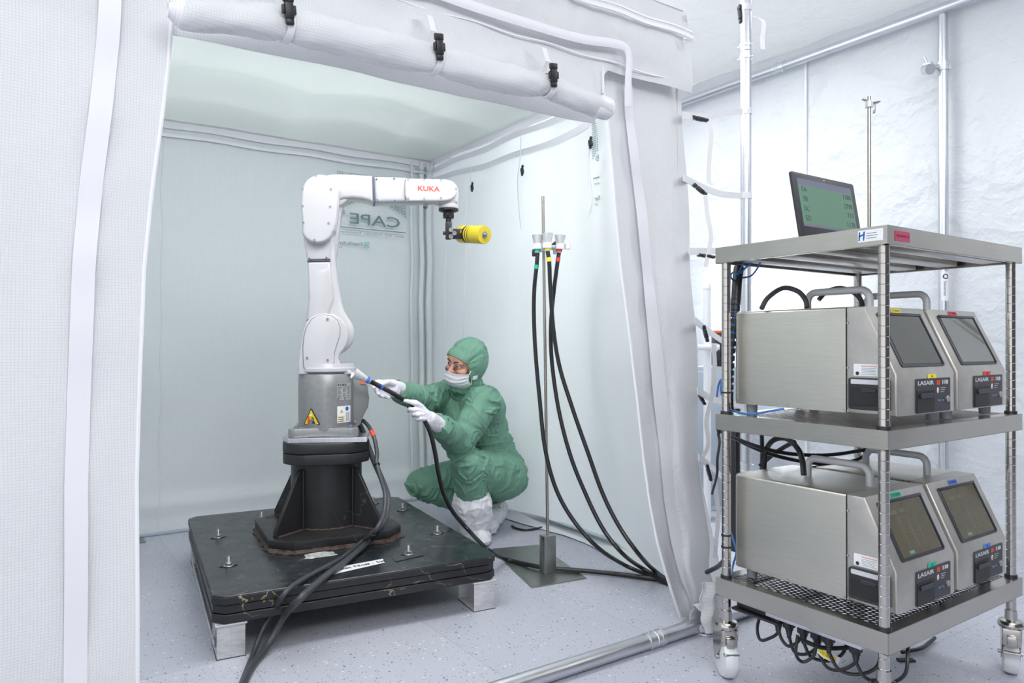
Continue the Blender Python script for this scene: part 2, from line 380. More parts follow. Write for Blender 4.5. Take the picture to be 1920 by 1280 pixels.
# ================================================================== THE ROOM
XW = 3.85                                             # foil wall
def struct(name, bm, mat, smooth=0): return tag(obj(name, bm, mat, smooth=smooth), kind='structure')
struct('floor', bx(nb(), -3, -3.5, -.05, 6.2, 6, 0), 'floor')
def foilfn(u, v):
    y = lerp(-.25, 6, u); z = lerp(0, 2.78, v)
    return V((XW + .018 * fbm(y * 1.4, z * .5, 3, 3) + .012 * noise.noise(V((y * 5, z * 1.2, 7))), y, z))
struct('wall_right', sheet(nb(), foilfn, 130, 50, .003), 'foil', 60)
struct('wall_front_unseen', bx(nb(), -1.2, -3.5, 0, 6.2, -3.45, 2.8), 'hall'); struct('wall_side_unseen', bx(nb(), 6.15, -3.45, 0, 6.2, .5, 2.8), 'hall')  # grey walls out of view, added for dark reflections in the steel
struct('wall_back', sheet(nb(), lambda u, v: V((lerp(-3, XW, u), 5.98 + .02 * fbm(u * 8, v * 2, 1), lerp(0, 2.78, v))), 40, 16, .003), 'foil', 60)
struct('ceiling', sheet(nb(), lambda u, v: V((lerp(-3, XW, u), lerp(-3.5, 6, v), 2.76 + .03 * fbm(u * 7, v * 9, 5))), 60, 80, .003), 'roof_foil', 60)
# wall seams of the foil and the pipe frame carrying it
bm = nb()
for y in (2.55, 1.0): ribbon(bm, [(XW - .014, y, z / 10) for z in range(0, 28)], .012, (0, 1, 0), .002)
o = struct('trim_1', bm, 'flexw')

def pole(name, a, b, r, label, joints=(), mat='alu', cat='pole', plate=True, group=None):
    t = thing(name, a, label, cat, group); a = V(a); b = V(b); L = (b - a).length; d = (b - a) / L
    obj('tube', cyl(nb(), a, b, r, seg=32), mat, t)
    for j in joints:
        bm = nb(); p = a + d * j; lathe(bm, [(r, -.035), (r + .0035, -.035), (r + .0035, -.02), (r + .001, -.019), (r + .001, -.002), (r + .0035, 0), (r + .001, .002), (r + .001, .019), (r + .0035, .02), (r + .0035, .035), (r, .035)], axisM(p, d), 28)
        s = V((0, 0, 1)).cross(d); s = s.normalized() if s.length > .1 else V((1, 0, 0)); n = d.cross(s)
        for k, q in ((-1, -.028), (1, .028)):
            cyl(bm, p + d * q + (n - s * .2) * (r - .004), p + d * q + (n - s * .2) * (r + .016), .0035, seg=10)
            cyl(bm, p + d * q - (n - s * .2) * (r - .004), p + d * q - (n - s * .2) * (r + .012), .0035, seg=10)
        obj('coupler', bm, 'galv', t)
    return t
# free-standing pole right of the tent
PB = on_z(1400, 900, .0); p3 = at(1399, 640, 3.3); PX, PY = p3.x, p3.y
t = pole('frame_pole', (PX, PY, 0), (PX, PY, 2.72), .0235, 'tall aluminium pole between tent and cart with white straps looped round it', (.16, .42, 2.33))
obj('foot_plate', lathe(nb(), [(.001, 0), (.06, 0), (.06, .006), (.001, .006)], Matrix.Translation((PX, PY, 0)), 24), 'galv', t)
# wall pole and clamp
wp = on_x(1769, 640, XW - .055); WY = wp.y; WX = XW - .055
t = pole('wall_pole', (WX, WY, 0), (WX, WY, 2.68), .0225, 'vertical aluminium pole against the foil wall behind the right half of the cart', (.25,))
zz = 1 + (HZ - 124) * (WX * RT.x * 0 + (V((WX, WY, 0)).dot(FW))) / F
c = V((WX, WY, zz))
cl = obj('pipe_clamp', cyl(nb(), c - V((0, 0, .022)), c + V((0, 0, .022)), .028, seg=24), 'galv', t)
bm = nb(); hc = c - RT * .075 - V((0, 0, .012)); cyl(bm, hc - FW * .022 - V((0, 0, .01)), hc + FW * .022 + V((0, 0, .006)), .026, seg=20)
cyl(bm, c - RT * .02, hc + RT * .01, .012, seg=12); cyl(bm, hc + V((0, 0, .015)), hc + V((0, 0, .06)) - RT * .02, .006, seg=10)
bx(bm, hc.x - .012, hc.y - .02, hc.z + .01, hc.x + .014, hc.y + .02, hc.z + .03, .003); obj('swivel_clamp', bm, 'galv', t)
bm = nb(); bxm(bm, frame(c + RT * .032, RT, FW, V((0, 0, 1))), .012, .02, .034, .002); obj('clamp_bolt', bm, 'galv', t)
s = at(1772, 532, WX * 0 + V((WX, WY, 0)).dot(FW)); zc = s.z
def cylfn(cx, cy, r, zc, ang0=0):
    """lettering wrapped on an upright tube; a along the tube width, facing the photographer"""
    def f(a, b, c):
        th = ang0 + a / r; d = RT * sin(th) - FW * cos(th); q = V((cx, cy, zc + b)) + d * (r + c + .0004); return q
    return f
def rot90(fn): return lambda a, b, c: fn(b, -a, c)       # writing that runs down the tube
cf = cylfn(WX, WY, .0225, zc)
bm = nb(); sheet(bm, lambda u, v: cf(lerp(-.021, .021, u), lerp(-.085, .06, v), .0004), 8, 1, .0005); st = obj('pole_sticker', bm, 'white', t)
bm = nb()
for k in range(24):
    a0, a1 = 2 * pi * k / 24, 2 * pi * (k + 1) / 24
    sheet(bm, lambda u, v, a0=a0, a1=a1: cf(-.002 + lerp(.008, .013, v) * cos(lerp(a0, a1, u)), .035 + lerp(.008, .013, v) * sin(lerp(a0, a1, u)), .0012), 1, 1, .0004)
obj('sticker_ring', bm, 'txt', st)
text('Eurotruss', .011, rot90(lambda a, b, c: cf(a - .006, b - .025, c + .001)), 'lettering', 'txt', st, w=.07)
# top beam along the foil wall
BH = 2.655
t = pole('wall_beam', (WX - .02, -.6, BH), (WX - .02, 5.6, BH), .025, 'long aluminium tube running along the top of the foil wall', (on_x(1462, 112, WX - .02).y + .6,), cat='beam')
tag(obj('ceiling_cord', tube(nb(), spline([at(1290, 42, 4.5), at(1345, 72, 4.6), at(1380, 80, 4.7), at(1440, 90, 4.75), at(1490, 93, 4.8)], 6), .004, 6), 'cable', origin=at(1290, 42, 4.5)), 'thin grey cord sagging under the foil ceiling, left end at the tent corner', 'cord')

# ---- clutter behind the straps, left of the cart
g = on_z(1326, 880, 0); bp = V((at(1326, 640, 4.1).x, at(1326, 640, 4.1).y, 0)); zt = at(1326, 532, 4.1).z
t = pole('white_stand_pipe', bp, (bp.x, bp.y, zt), .021, 'white capped pipe standing behind the tent straps, left of the cart', (), mat='flexw', cat='pipe')
obj('cap', lathe(nb(), [(.001, .004), (.022, .003), (.0235, 0), (.0235, -.028), (.021, -.03)], Matrix.Translation((bp.x, bp.y, zt)), 24), 'flexw', t)
bm = nb(); q = at(1318, 651, 4.05); cyl(bm, q - RT * .05, q + RT * .09, .016, seg=20); cyl(bm, q - RT * .05 + V((0, 0, -.03)), q - RT * .05 + V((0, 0, .045)), .024, seg=20)
cyl(bm, q + RT * .06 - V((0, 0, .022)), q + RT * .06 + V((0, 0, .022)), .02, seg=16); obj('cross_clamp', bm, 'flexw', t)
obj('foot_plate', lathe(nb(), [(.001, 0), (.07, 0), (.07, .008), (.001, .008)], Matrix.Translation(bp), 24), 'galv', t)
q = at(1352, 625, 4.3)
t = thing('equipment_cabinet', (q.x, q.y, 0), 'pale blue-grey cabinet on the floor behind the tent straps and the white pipe', 'cabinet')
mm = frame(V((q.x, q.y, 0)), RT, FW, V((0, 0, 1)))
obj('body', bxm(nb(), mm @ Matrix.Translation((-.02, .12, .43)), .3, .2, .86, .008), 'panelb', t)
obj('door', bxm(nb(), mm @ Matrix.Translation((-.02, .012, .43)), .26, .014, .8, .004), 'panelb', t)
obj('plinth', bxm(nb(), mm @ Matrix.Translation((-.02, .12, .03)), .31, .22, .06, .003), 'galv', t)
t = thing('black_control_box', (q.x + .05, q.y, .86), 'small black control box on top of the pale cabinet, seen past the left cart post', 'box')
obj('housing', bxm(nb(), mm @ Matrix.Translation((.035, .1, .96)), .1, .12, .2, .008), 'panel', t)
obj('lid', bxm(nb(), mm @ Matrix.Translation((.035, .1, 1.068)), .11, .13, .016, .004), 'orange', t)
obj('connector', cyl(nb(), mm @ V((-.015, .02, .9)), mm @ V((-.015, .02, 1.02)), .012, seg=12), 'panel', t)

# ================================================================== THE INNER TENT
YF, YB, XR, XL, ZT = 1.78, 4.22, 2.235, -.35, 2.15
t = tent = thing('cleanroom_tent', (1.0, 3.0, 0), 'white fabric cleanroom tent with its front rolled up, standing round the robot', 'tent')
def backfn(u, v):
    x = lerp(XL, XR, u); z = lerp(.0, ZT, v); b = .05 * max(0, 1 - z / .22) ** 2
    y = YB - .012 * sin(pi * u) * sin(pi * v) * 2 + .008 * fbm(x * 1.2, z * 1.6, 2) - b * .5 - .016 * math.exp(-((z - .14) / .035) ** 2)
    if x < .75: y += .006 * sin(z * 9 + x * 6) * math.exp(-((x - .55) / .12) ** 2)
    return V((x, y, z + .002))
obj('back_wall', sheet(nb(), backfn, 90, 70), 'tent_in', t)
def sidefn(u, v):
    y = lerp(YF + .02, YB, u); z = lerp(0, ZT, v); low = max(0, 1 - z / .5) ** 1.5
    tt = max(0, min(1, (2.75 - y) / .95)); x = XR - .285 * tt * tt * (3 - 2 * tt) * (.2 + .8 * min(1, z / .9)) + .015 * fbm(y * 1.6, z * .9, 4) + .01 * noise.noise(V((y * 7, z * 1.1, 1))) + low * .02 + max(0, 1 - z / .95) ** 1.1 * .125 * max(0, sin(pi * max(0, y - 1.75) / 2.5)) ** .7 + .01 * math.exp(-((z - .06) / .02) ** 2)
    return V((x, y, z + .002))
obj('side_wall', sheet(nb(), sidefn, 90, 60), 'tent_bright', t)
obj('side_wall', sheet(nb(), lambda u, v: V((XL + .01 * fbm(u * 3, v * 3, 8), lerp(YF, YB, u), lerp(.002, ZT, v))), 30, 20), 'tent_in', t)
def roofin(u, v):
    y = lerp(YF, YB, v); tt = max(0, min(1, (2.75 - y) / .95)); x = lerp(XL, XR - .285 * tt * tt * (3 - 2 * tt), u); e = min(1, 6 * min(u, 1 - u, v, 1 - v))
    pxx = x / .52 + .5 * (int(y / .3) % 2)
    z = ZT + .03 + e * (.055 * abs(sin(pi * (x / .62 + .16 * sin(y * 4)))) * (.5 + .5 * abs(sin(pi * y / .42))) + .04 * abs(sin(pi * y / .42 + .4 * sin(x * 5))))
    return V((x, y, z))
obj('roof_lining', sheet(nb(), roofin, 80, 80), 'tent_top', t)
# hems and welt strips where roof meets walls
bm = nb()
for dz, w, dy in ((.012, .045, .0), (-.045, .02, .004), (.045, .02, .02)):
    ribbon(bm, [V((lerp(XL, XR, k / 30), YB - .02 - dy, ZT + dz + .004 * sin(k))) for k in range(31)], w, (0, .35, 1), .002)
obj('back_welt', bm, 'band', t)
bm = nb()
for dz, w, dx in ((.03, .05, .0), (-.03, .03, .0), (.09, .03, .05), (-.085, .03, -.004)):
    ribbon(bm, [V((XR - .018 - dx - .285 * max(0, min(1, (2.75 - lerp(YF + .05, YB, k / 30)) / .95)) ** 1.6, lerp(YF + .05, YB, k / 30), ZT + dz + .005 * sin(k * .8) - (.05 * sin(pi * k / 30) if dz < -.08 else 0))) for k in range(31)], w, (-.35, 0, 1), .002)
obj('side_welt', bm, 'band', t)
bm = nb()
bp = on_y(806, 400, YB - .03)
for dx, r in ((-.13, .008), (-.06, .016), (-.005, .022)):
    tube(bm, [V((XR - .03 + dx + .004 * sin(k), YB - .035 + .004 * sin(k * 1.7), .02 + k * .107)) for k in range(21)], r, 10)
obj('corner_sleeve', bm, 'tent_in', t)
bm = nb(); q = on_y(806, 316, YB - .06); cyl(bm, q + V((-.015, -.03, -.03)), q + V((.0, -.03, .03)), .006, seg=8); cyl(bm, q + V((.01, -.03, .0)), q + V((.02, -.03, .03)), .005, seg=8); obj('zipper_pull', bm, 'galv', t)
# back seam line, bottom strip, side seams
bm = nb(); tube(bm, [backfn((on_y(lerp(305, 297, k / 30) + 2 * sin(k), 640, YB).x - XL) / (XR - XL), 1 - k / 30) + V((0, -.003, 0)) for k in range(31)], .003, 6)
for pxx in (872, 835):
    y0 = on_x(pxx, 640, XR).y
    tube(bm, [sidefn((y0 - YF) / (YB - YF), .96 - k / 22 * .95) + V((-.004, 0, 0)) for k in range(22)], .003, 6)
obj('seam', bm, 'band', t)
bm = nb(); bx(bm, XL, YB - .075, .002, XR - .1, YB - .06, .016, .002); obj('ground_strip', bm, 'panelb', t)
# hem of the side wall lying on the floor
bm = nb()
sheet(bm, lambda u, v: V((sidefn(u, 0).x - lerp(.0, .06, v) + .01 * sin(u * 17) * v, lerp(YF + .12, YB - .1, u), .006 + .03 * (1 - v) * (1 - v) + .006 * sin(u * 31) * v * (1 - v) * 4)), 60, 6, .002)
obj('skirt', bm, 'tent_in', t)
# ---- front: left panel
LT = [(py, px) for py, px in ((-290, 345), (0, 322), (100, 316), (200, 305), (350, 285), (500, 270), (700, 262), (900, 256), (1280, 258), (1509, 262))]
YL = 1.75
def ledge(z):
    # left door edge as x on the front plane, by height
    return interp(LX, z)
LX = sorted((on_y(px, py, YL).z, on_y(px, py, YL).x) for py, px in LT)
def leftfn(u, v):
    z = lerp(.004, 2.1, v); e = ledge(z); x = lerp(XL, e, u)
    w = .012 * fbm(x * 2.5, z * 1.1, 6) + .01 * sin(z * 3 + x * 5) * u * (1 - u) * 4
    w += .004 * sin(z * 26 + 3 * sin(z * 5)) * math.exp(-((x - e + .09) / .03) ** 2) * (1 if z < 1.5 else .3)
    return V((x, YL + w, z))
obj('front_panel_left', sheet(nb(), leftfn, 60, 130), 'tent', t)
bm = nb()
sheet(bm, lambda u, v: (lambda z: V((ledge(z) - .118 + lerp(-.021, .021, u) + .006 * sin(z * 2), leftfn(1 - .118 / (ledge(z) - XL), v).y - .008 + .0035 * sin(z * 17 + 2 * sin(z * 4)) , z)))(lerp(.004, 2.1, v)), 6, 120, .002)
obj('zip_flap', bm, 'band', t)
obj('door_piping', tube(nb(), [leftfn(1, k / 60) + V((0, -.002, 0)) for k in range(61)], .0045, 8), 'piping', t)
# ---- front: header above the opening, running into the roof
HXR = 1.955
def headfn(u, v):
    zl = 1.69 + .19 * max(0, min(1, (lerp(XL, HXR, u) - 1.5) / .06)); z = lerp(zl, 2.42, v); x = lerp(XL, HXR + max(0, z - 2.07) * .12 + (.03 * math.exp(-((z - 2.065) / .03) ** 2)), u)
    y = YF - .03 + max(0, z - 2.07) * .3 + .018 * fbm(x * 2.4, z * 5, 12) + (.008 * sin(x * 60 + 6 * sin(x * 4)) * .3 if 1.99 < z < 2.08 else 0)
    y -= .012 * math.exp(-((z - 1.83 - .03 * sin(x * 5)) / .03) ** 2) * (.5 + .5 * sin(x * 7))
    return V((x, y, z))
obj('front_header', sheet(nb(), headfn, 150, 50), 'tent', t)
bm = nb()
for z0, w in ((2.072, .012), (2.09, .006), (1.905, .004)):
    ribbon(bm, [V((lerp(XL, HXR, k / 60), YF - .042 + (.008 if w < .005 else 0), z0 + .003 * sin(k * .9))) for k in range(61)], w, (0, 0, 1), .002)
obj('header_seam', bm, 'piping', t)
path = spline([on_y(px, py, YF - .055) for px, py in ((700, -30), (800, -18), (860, 2), (920, 22), (985, 42), (1050, 62), (1100, 74), (1145, 80), (1172, 88), (1180, 110), (1178, 150), (1178, 200))], 6)
def wb(bm, path, w, off=V((0, 0, 0))):
    rows = []
    for i, p in enumerate(path):
        d = (path[min(i + 1, len(path) - 1)] - path[max(i - 1, 0)]).normalized(); s = d.cross(V((0, 1, 0))).normalized() * w / 2
        rows.append((p - s + off, p + s + off))
    return sheet(bm, lambda u, v: rows[round(u * (len(rows) - 1))][0].lerp(rows[round(u * (len(rows) - 1))][1], v) + V((0, -.004 * sin(pi * v), 0)), len(rows) - 1, 4, .002)
obj('zip_flap', wb(nb(), path, .028), 'band', t)
# ---- right flap
RT_ = [(95, 1120, 1166, 1184, 1276), (215, 1138, 1172, 1187, 1280), (400, 1153, 1194, 1213, 1290), (500, 1162, 1204, 1222, 1295), (600, 1175, 1213, 1235, 1303), (750, 1193, 1226, 1252, 1308),
       (860, 1205, 1239, 1260, 1311), (940, 1216, 1246, 1268, 1316), (1014, 1230, 1258, 1278, 1329), (1063, 1243, 1270, 1288, 1329), (1090, 1252, 1278, 1294, 1338), (1110, 1258, 1288, 1305, 1344), (1157, 1274, 1302, 1322, 1340)]
def col_(k): return [(r[0], r[k]) for r in RT_]
def flapfn(u, v):
    py = lerp(100, 1157, v); a = interp(col_(1), py); b = interp(col_(4), py)
    dx = 2.2 * sin(py * .021) * u
    y = YF + .02 + .012 * fbm(u * 2.2, v * 5, 21) + .09 * max(0, u - .8) ** 1.2 + .02 * v * sin(u * 6) + .03 * math.exp(-((v - .93) / .05) ** 2) * sin(u * 9)
    return on_y(lerp(a, b, u) + dx, py, y)
obj('front_flap_right', sheet(nb(), flapfn, 40, 130), 'tent', t)
def flband(u, v):
    py = lerp(160, 1145, v); a = interp(col_(2), py); b = interp(col_(3), py)
    return on_y(lerp(a, b, u), py, YF + .004 + .003 * sin(v * 40) + .012 * fbm(.3 * 2.2, v * 5, 21) + .02 * v * sin(1.8))
obj('zip_flap', sheet(nb(), flband, 6, 90), 'band', t)
obj('door_piping', tube(nb(), [flapfn(0, k / 60) + V((0, -.004, 0)) for k in range(61)], .005, 8), 'piping', t)
# flap foot gathered round the floor pipe
bm = nb(); c0 = on_z(1322, 1166, .03)
def gath(u, v):
    th = u * 2 * pi; r = .034 + .012 * v + .006 * sin(th * 5 + v * 3); q = c0 + V((lerp(-.045, .075, v), 0, .012)); 
    return q + V((.012 * sin(th * 3), .9 * r * cos(th), max(-.03, r * sin(th)) + .02 * (1 - v) * max(0, sin(th))))
obj('gathered_hem', sheet(nb(), gath, 40, 14), 'tent', t)
obj('gathered_hem', sheet(nb(), lambda u, v: c0 + V((lerp(-.05, .08, u) + .006 * sin(v * 15), -.03 + .012 * sin(u * 11 + v * 3) - .01 * v, lerp(.15, -.015, v))), 16, 16), 'tent', t)
# small zip above the flap, corner zip pull
bm = nb(); ribbon(bm, [on_y(1131, py, YF - .045) for py in (126, 140, 160, 180)], .006, (1, 0, 0), .002); obj('zipper', bm, 'piping', t)
bm = nb(); q = on_y(1130, 175, YF - .05); cyl(bm, q, q + V((0, 0, .014)), .005, seg=8); q = on_y(1283, 74, YF - .05); cyl(bm, q + V((0, 0, -.022)), q + V((0, 0, 0)), .004, seg=8); sph(bm, q + V((0, 0, .003)), .006); obj('zipper_pull', bm, 'galv', t)
# ---- the rolled-up door
YR = 1.66
rp = [(338, 22, 29), (372, 28, 31), (430, 34, 31), (500, 40, 33), (535, 46, 27), (580, 56, 33), (660, 75, 31), (740, 92, 31), (800, 108, 27), (815, 112, 24), (850, 122, 28), (930, 144, 26), (1000, 156, 23), (1025, 160, 19), (1045, 170, 21), (1090, 188, 22), (1136, 203, 21)]
RC = [(on_y(a, b, YR), c * YR / ((a - 960) / F * RT.y + FW.y) / F) for a, b, c in rp]
P = spline([c for c, r in RC], 6); R_ = spline([V((r, 0, 0)) for c, r in RC], 6)
bm = nb(); N = len(P) - 1
def rollfn(u, v):
    i = round(u * N); p = P[i]; r = R_[i].x; th = 2 * pi * v
    rr = r * (1 + .16 * noise.noise(V((p.x * 9, cos(th) * .9, sin(th) * .9))) + .09 * noise.noise(V((p.x * 26, cos(th) * 1.6, sin(th) * 1.6))) + .035 * sin(th * 3 + p.x * 8) + .05 * noise.noise(V((p.x * 30 + 5 * cos(th), cos(th) * 4, sin(th) * 4))) * (.5 + abs(sin(p.x * 7))))
    return p + V((0, cos(th) * rr, sin(th) * rr))
g = [[bm.verts.new(rollfn(i / N, k / 28)) for k in range(28)] for i in range(N + 1)]
for i in range(N):
    for k in range(28): bm.faces.new((g[i][k], g[i + 1][k], g[i + 1][(k + 1) % 28], g[i][(k + 1) % 28]))
roll = obj('rolled_door', bm, 'tent', t)
for (p, r), s in ((RC[0], -1), (RC[-1], 1)):
    bm = nb()
    for k, (ro, l) in enumerate(((r * 1.0, .0), (r * .86, .006), (r * .72, .011), (r * .58, .015), (r * .45, .018))):
        lathe(bm, [(ro * .88, -.05), (ro, -.05), (ro, .004 + l), (ro * .97, .007 + l), (ro * .9, .007 + l), (ro * .88, .004 + l)], axisM(p + V((0, 0, .0)), V((s, 0, 0))), 28)
    obj('rolled_edge', bm, 'piping', roll)
for pxx in (535, 812, 1025):
    i = min(range(N + 1), key=lambda i: abs(P[i].x - on_y(pxx, 100, YR).x)); c = P[i]; r = R_[i].x + .006
    bm = nb(); loop = [c + V((.004 * sin(a), -r * sin(a), r * cos(a))) for a in [radians(x) for x in range(-60, 215, 12)]]
    loop = [c + V((-.012, .06, r + .10)), c + V((-.01, .0, r + .07)), c + V((-.004, -.01, r + .03))] + loop
    ribbon(bm, loop, .016, (1, 0, 0), .0018); st = obj('door_strap', bm, 'web', t)
    bm = nb(); fo = c + V((-.006, -r - .006, .014)); ax = V((-.12, -.1, 1)).normalized()
    mm = axisM(fo, ax, V((0, 1, 0)))
    bxm(bm, mm, .02, .013, .036, .003); bxm(bm, mm @ Matrix.Translation((0, 0, .026)), .024, .01, .016, .002); bxm(bm, mm @ Matrix.Translation((0, 0, -.024)), .018, .011, .014, .003)
    bxm(bm, mm @ Matrix.Translation((.013, 0, .002)), .006, .009, .02, .002); bxm(bm, mm @ Matrix.Translation((-.013, 0, .002)), .006, .009, .02, .002)
    obj('buckle', bm, 'black', st)
# ---- hanging straps inside, on the side wall
def hang(pts, w=.012, clip=None, end=None):
    P = spline([on_x(a, b, XR - .035) for a, b in pts], 5)
    st = obj('hanging_strap', ribbon(nb(), P, w, (.3, 1, 0), .001), 'web', tent)
    if clip:
        c = on_x(clip[0], clip[1], XR - .05); mm = axisM(c, V((.05, .35, 1)))
        bm = bxm(nb(), mm, .012, .022, .034, .003); bxm(bm, mm @ Matrix.Translation((0, .012, .02)), .01, .012, .012, .002); bxm(bm, mm @ Matrix.Translation((0, -.006, -.02)), .01, .012, .01, .002); obj('clip', bm, 'black', st)
hang([(882, 308), (883, 340), (881, 375), (879, 400)], .01, (885, 351))
hang([(977, 256), (975, 300), (971, 330), (972, 370), (974, 400), (977, 428)], .013, (979, 320))
hang([(1106, 222), (1105, 262), (1101, 300), (1105, 340), (1108, 375), (1103, 398)], .013, (1107, 268))
hang([(1078, 1060), (1074, 1066)], .012)
# ---- the print seen through the cloth, mirrored
def logo(fn0, par=tent):
    fn = lambda a, b, c: fn0(a, b, c)
    bm = nb(); W2 = .225
    nx = 46; dz = .0098
    for i in range(nx):
        a = lerp(-W2, W2, i / (nx - 1)); bb = .114 - .079 * (abs(a) / W2) ** 2.2
        for k in range(26):
            b = .275 - k * dz
            if b < bb + .004: break
            s = .0036 * (1 if b < .2 else .8)
            vs = [bm.verts.new(fn(a + x * s, b + y * s, 0)) for x, y in ((-.9, -.9), (.9, -.9), (.9, .9), (-.9, .9))]; bm.faces.new(vs)
    for x in (0,):
        vs = [bm.verts.new(fn(a, b, 0)) for a, b in ((-W2, -.052), (W2, -.052), (W2, -.0575), (-W2, -.0575))]; bm.faces.new(vs)
    lo = obj('printed_logo', bm, 'ink', par, smooth=0)
    text('CAPE', .066, lambda a, b, c: fn(a - .02, b, c), 'lettering', 'ink', lo, w=.335, bold=.008)
    text('®', .03, lambda a, b, c: fn(a + .19, b + .032, c), 'lettering', 'ink', lo, bold=.004)
    text('Clean   And   Protective   Environment', .013, lambda a, b, c: fn(a, b - .082, c), 'lettering', 'ink', lo, w=.43)
    text('Fraunhofer', .022, lambda a, b, c: fn(a + .14, b - .15, c), 'lettering', 'ink', lo, w=.15, bold=.008)
    text('IPA', .01, lambda a, b, c: fn(a + .205, b - .178, c), 'lettering', 'ink', lo)
    bm = nb()
    for k in range(5):
        pts = [(0, .0), (1, -.0 - .1 * k), (1, -.13 - .1 * k), (0, -.13)]
        pts = [(0.0, 1 - k * .22), (0.0, .87 - k * .22), (1, .62 - k * .24), (1, .8 - k * .24)]
        pts = [(x, max(0, y)) for x, y in pts]
        vs = [bm.verts.new(fn(.022 + x * .034, -.167 + y * .036, 0)) for x, y in pts]; bm.faces.new(vs)
    obj('printed_emblem', bm, 'inkg', lo, smooth=0)
c = on_y(698.5, 417, YB - .05); c.z = 1.753
logo(lambda a, b, cc: c + V((-a, -cc, b)))
c2 = V((XR - .04, 2.555 - .225, 1.815))
logo(lambda a, b, cc: c2 + V((-cc, a, b)))
c = on_y(792, 325, YB - .05)
text('CAPE 24×24×25', .011, lambda a, b, cc: c + V((-a, -cc, b + .02)), 'lettering', 'ink', tent, w=.11)
text('Serial number', .009, lambda a, b, cc: c + V((-a, -cc, b)), 'lettering', 'ink', tent, w=.09)
# ---- outer straps tying the tent to the pole
def tie(pts, zs, buckle=None, tail=None, depth=(2.55, 3.27)):
    P = [at(a, b, lerp(depth[0], depth[1], k / (len(pts) - 1))) for k, (a, b) in enumerate(pts)]
    st = obj('tie_strap', ribbon(nb(), spline(P, 4), .026, (0, .05, 1), .0015), 'web', tent)
    if buckle:
        a, b, ang = buckle; c = at(a, b, depth[0] + (depth[1] - depth[0]) * .25 - .02); d = RT * cos(radians(ang)) - V((0, 0, 1)) * sin(radians(ang))
        mm = axisM(c, d, FW); bm = bxm(nb(), mm, .012, .024, .034, .003); bxm(bm, mm @ Matrix.Translation((0, 0, -.026)), .01, .028, .016, .002); bxm(bm, mm @ Matrix.Translation((0, 0, .024)), .011, .02, .014, .003); obj('buckle', bm, 'black', st)
    if tail: obj('strap_tail', ribbon(nb(), spline([at(a, b, depth[0] + .15) for a, b in tail], 5), .017, (1, -.4, 0), .001), 'web', st)
def ring(py):
    c = V((PX, PY, at(1400, py, 3.3).z)); obj('pole_loop', lathe(nb(), [(.0245, -.014), (.026, -.014), (.026, .014), (.0245, .014)], Matrix.Translation(c), 24), 'web', tent)
tie([(1280, 216), (1310, 218), (1350, 213), (1392, 208)], 0, (1313, 223, 12), [(1329, 228), (1334, 250), (1330, 300), (1329, 335), (1334, 345)]); ring(209)
tie([(1281, 332), (1305, 345), (1350, 363), (1392, 367)], 0, (1313, 356, 40), [(1323, 365), (1326, 400), (1333, 440), (1329, 470), (1323, 500)]); ring(367)
tie([(1292, 471), (1320, 471), (1350, 470), (1392, 466)], 0, (1325, 480, 8))
tie([(1290, 30), (1330, 27), (1365, 20), (1392, 14)], 0, (1388, 27, 85), [(1410, 30), (1432, 40), (1430, 70), (1431, 92)]); ring(15)
tie([(1302, 600), (1325, 618), (1350, 636), (1392, 662)], 0, (1323, 626, 75), [(1338, 645), (1340, 690), (1335, 740), (1332, 757)])
tie([(1308, 732), (1330, 745), (1350, 752), (1392, 760)], 0, (1314, 745, 60), [(1331, 757), (1324, 790), (1328, 830), (1318, 858)])
tie([(1310, 857), (1330, 872), (1350, 890), (1392, 930)], 0, (1329, 886, 75), [(1340, 900), (1346, 960), (1342, 1020), (1340, 1045)])

# ---- floor pipes of the frame
fp0 = on_z(880, 1300, .026); YP = 1.80
yy = on_z(1150, 1222, .026).y
t = pole('floor_pipe', (.2, yy, .026), (PX + .1, yy, .026), .0245, 'polished aluminium pipe lying on the floor across the tent entrance', (on_z(1214, 1190, .03).x - .2,), cat='pipe')
t = thing('pipe_foot', (c0.x, yy, 0), 'flat oval metal foot under the pipe where the tent flap is gathered', 'foot plate')
bm = prism(nb(), rrect(.16, .085, .04, 6), Matrix.Translation((c0.x + .03, yy - .012, 0)), 0, .008, .002); obj('plate', bm, 'galv', t)
t = pole('side_floor_pipe', (XR + .14, yy + .07, .03), (XR + .14, 5.0, .03), .0245, 'aluminium floor pipe running back beside the tent, seen behind the left cart caster', (.35,), cat='pipe')
bm = nb(); q = on_z(256, 1013, 0); bx(bm, q.x - .12, q.y - .07, 0, q.x + .035, q.y + .07, .006, .001)
tag(obj('steel_floor_plate', bm, 'platem', origin=(q.x, q.y, 0)), 'small flat grey steel plate on the floor at the left tent door edge', 'plate')

# ================================================================== THE ROBOT ON ITS PEDESTAL AND PALLET
def camv(X, Z, z=0): return RT * X + FW * Z + V((0, 0, z))
PA = radians(27.5)
pe1 = RT * cos(PA) + FW * sin(PA); pe2 = -RT * sin(PA) + FW * cos(PA); UP = V((0, 0, 1))
PC = camv(-.772, 3.035); PT = .20
PM = frame(PC, pe1, pe2, UP)
t = thing('pallet', PC, 'low black worn pallet on silver feet with the robot pedestal on it', 'pallet')
def chamf(w, d, c): return [(-w + c, -d), (w - c, -d), (w, -d + c), (w, d - c), (w - c, d), (-w + c, d), (-w, d - c), (-w, -d + c)]
for k in range(3):
    z0 = PT - .03 * (k + 1); e = .003 * (k % 2)
    obj('deck_layer', prism(nb(), chamf(.5 - e, .6 - e, .035), PM, z0 + .0012, z0 + .0288, .002, 1), ['pal', 'pale'] and 'pal' if k == 0 else 'pale', t)
bm = nb(); prism(bm, chamf(.5015, .6015, .035), PM, PT - .0292, PT - .006, .001, 1); obj('deck_edge', bm, 'pale', t)
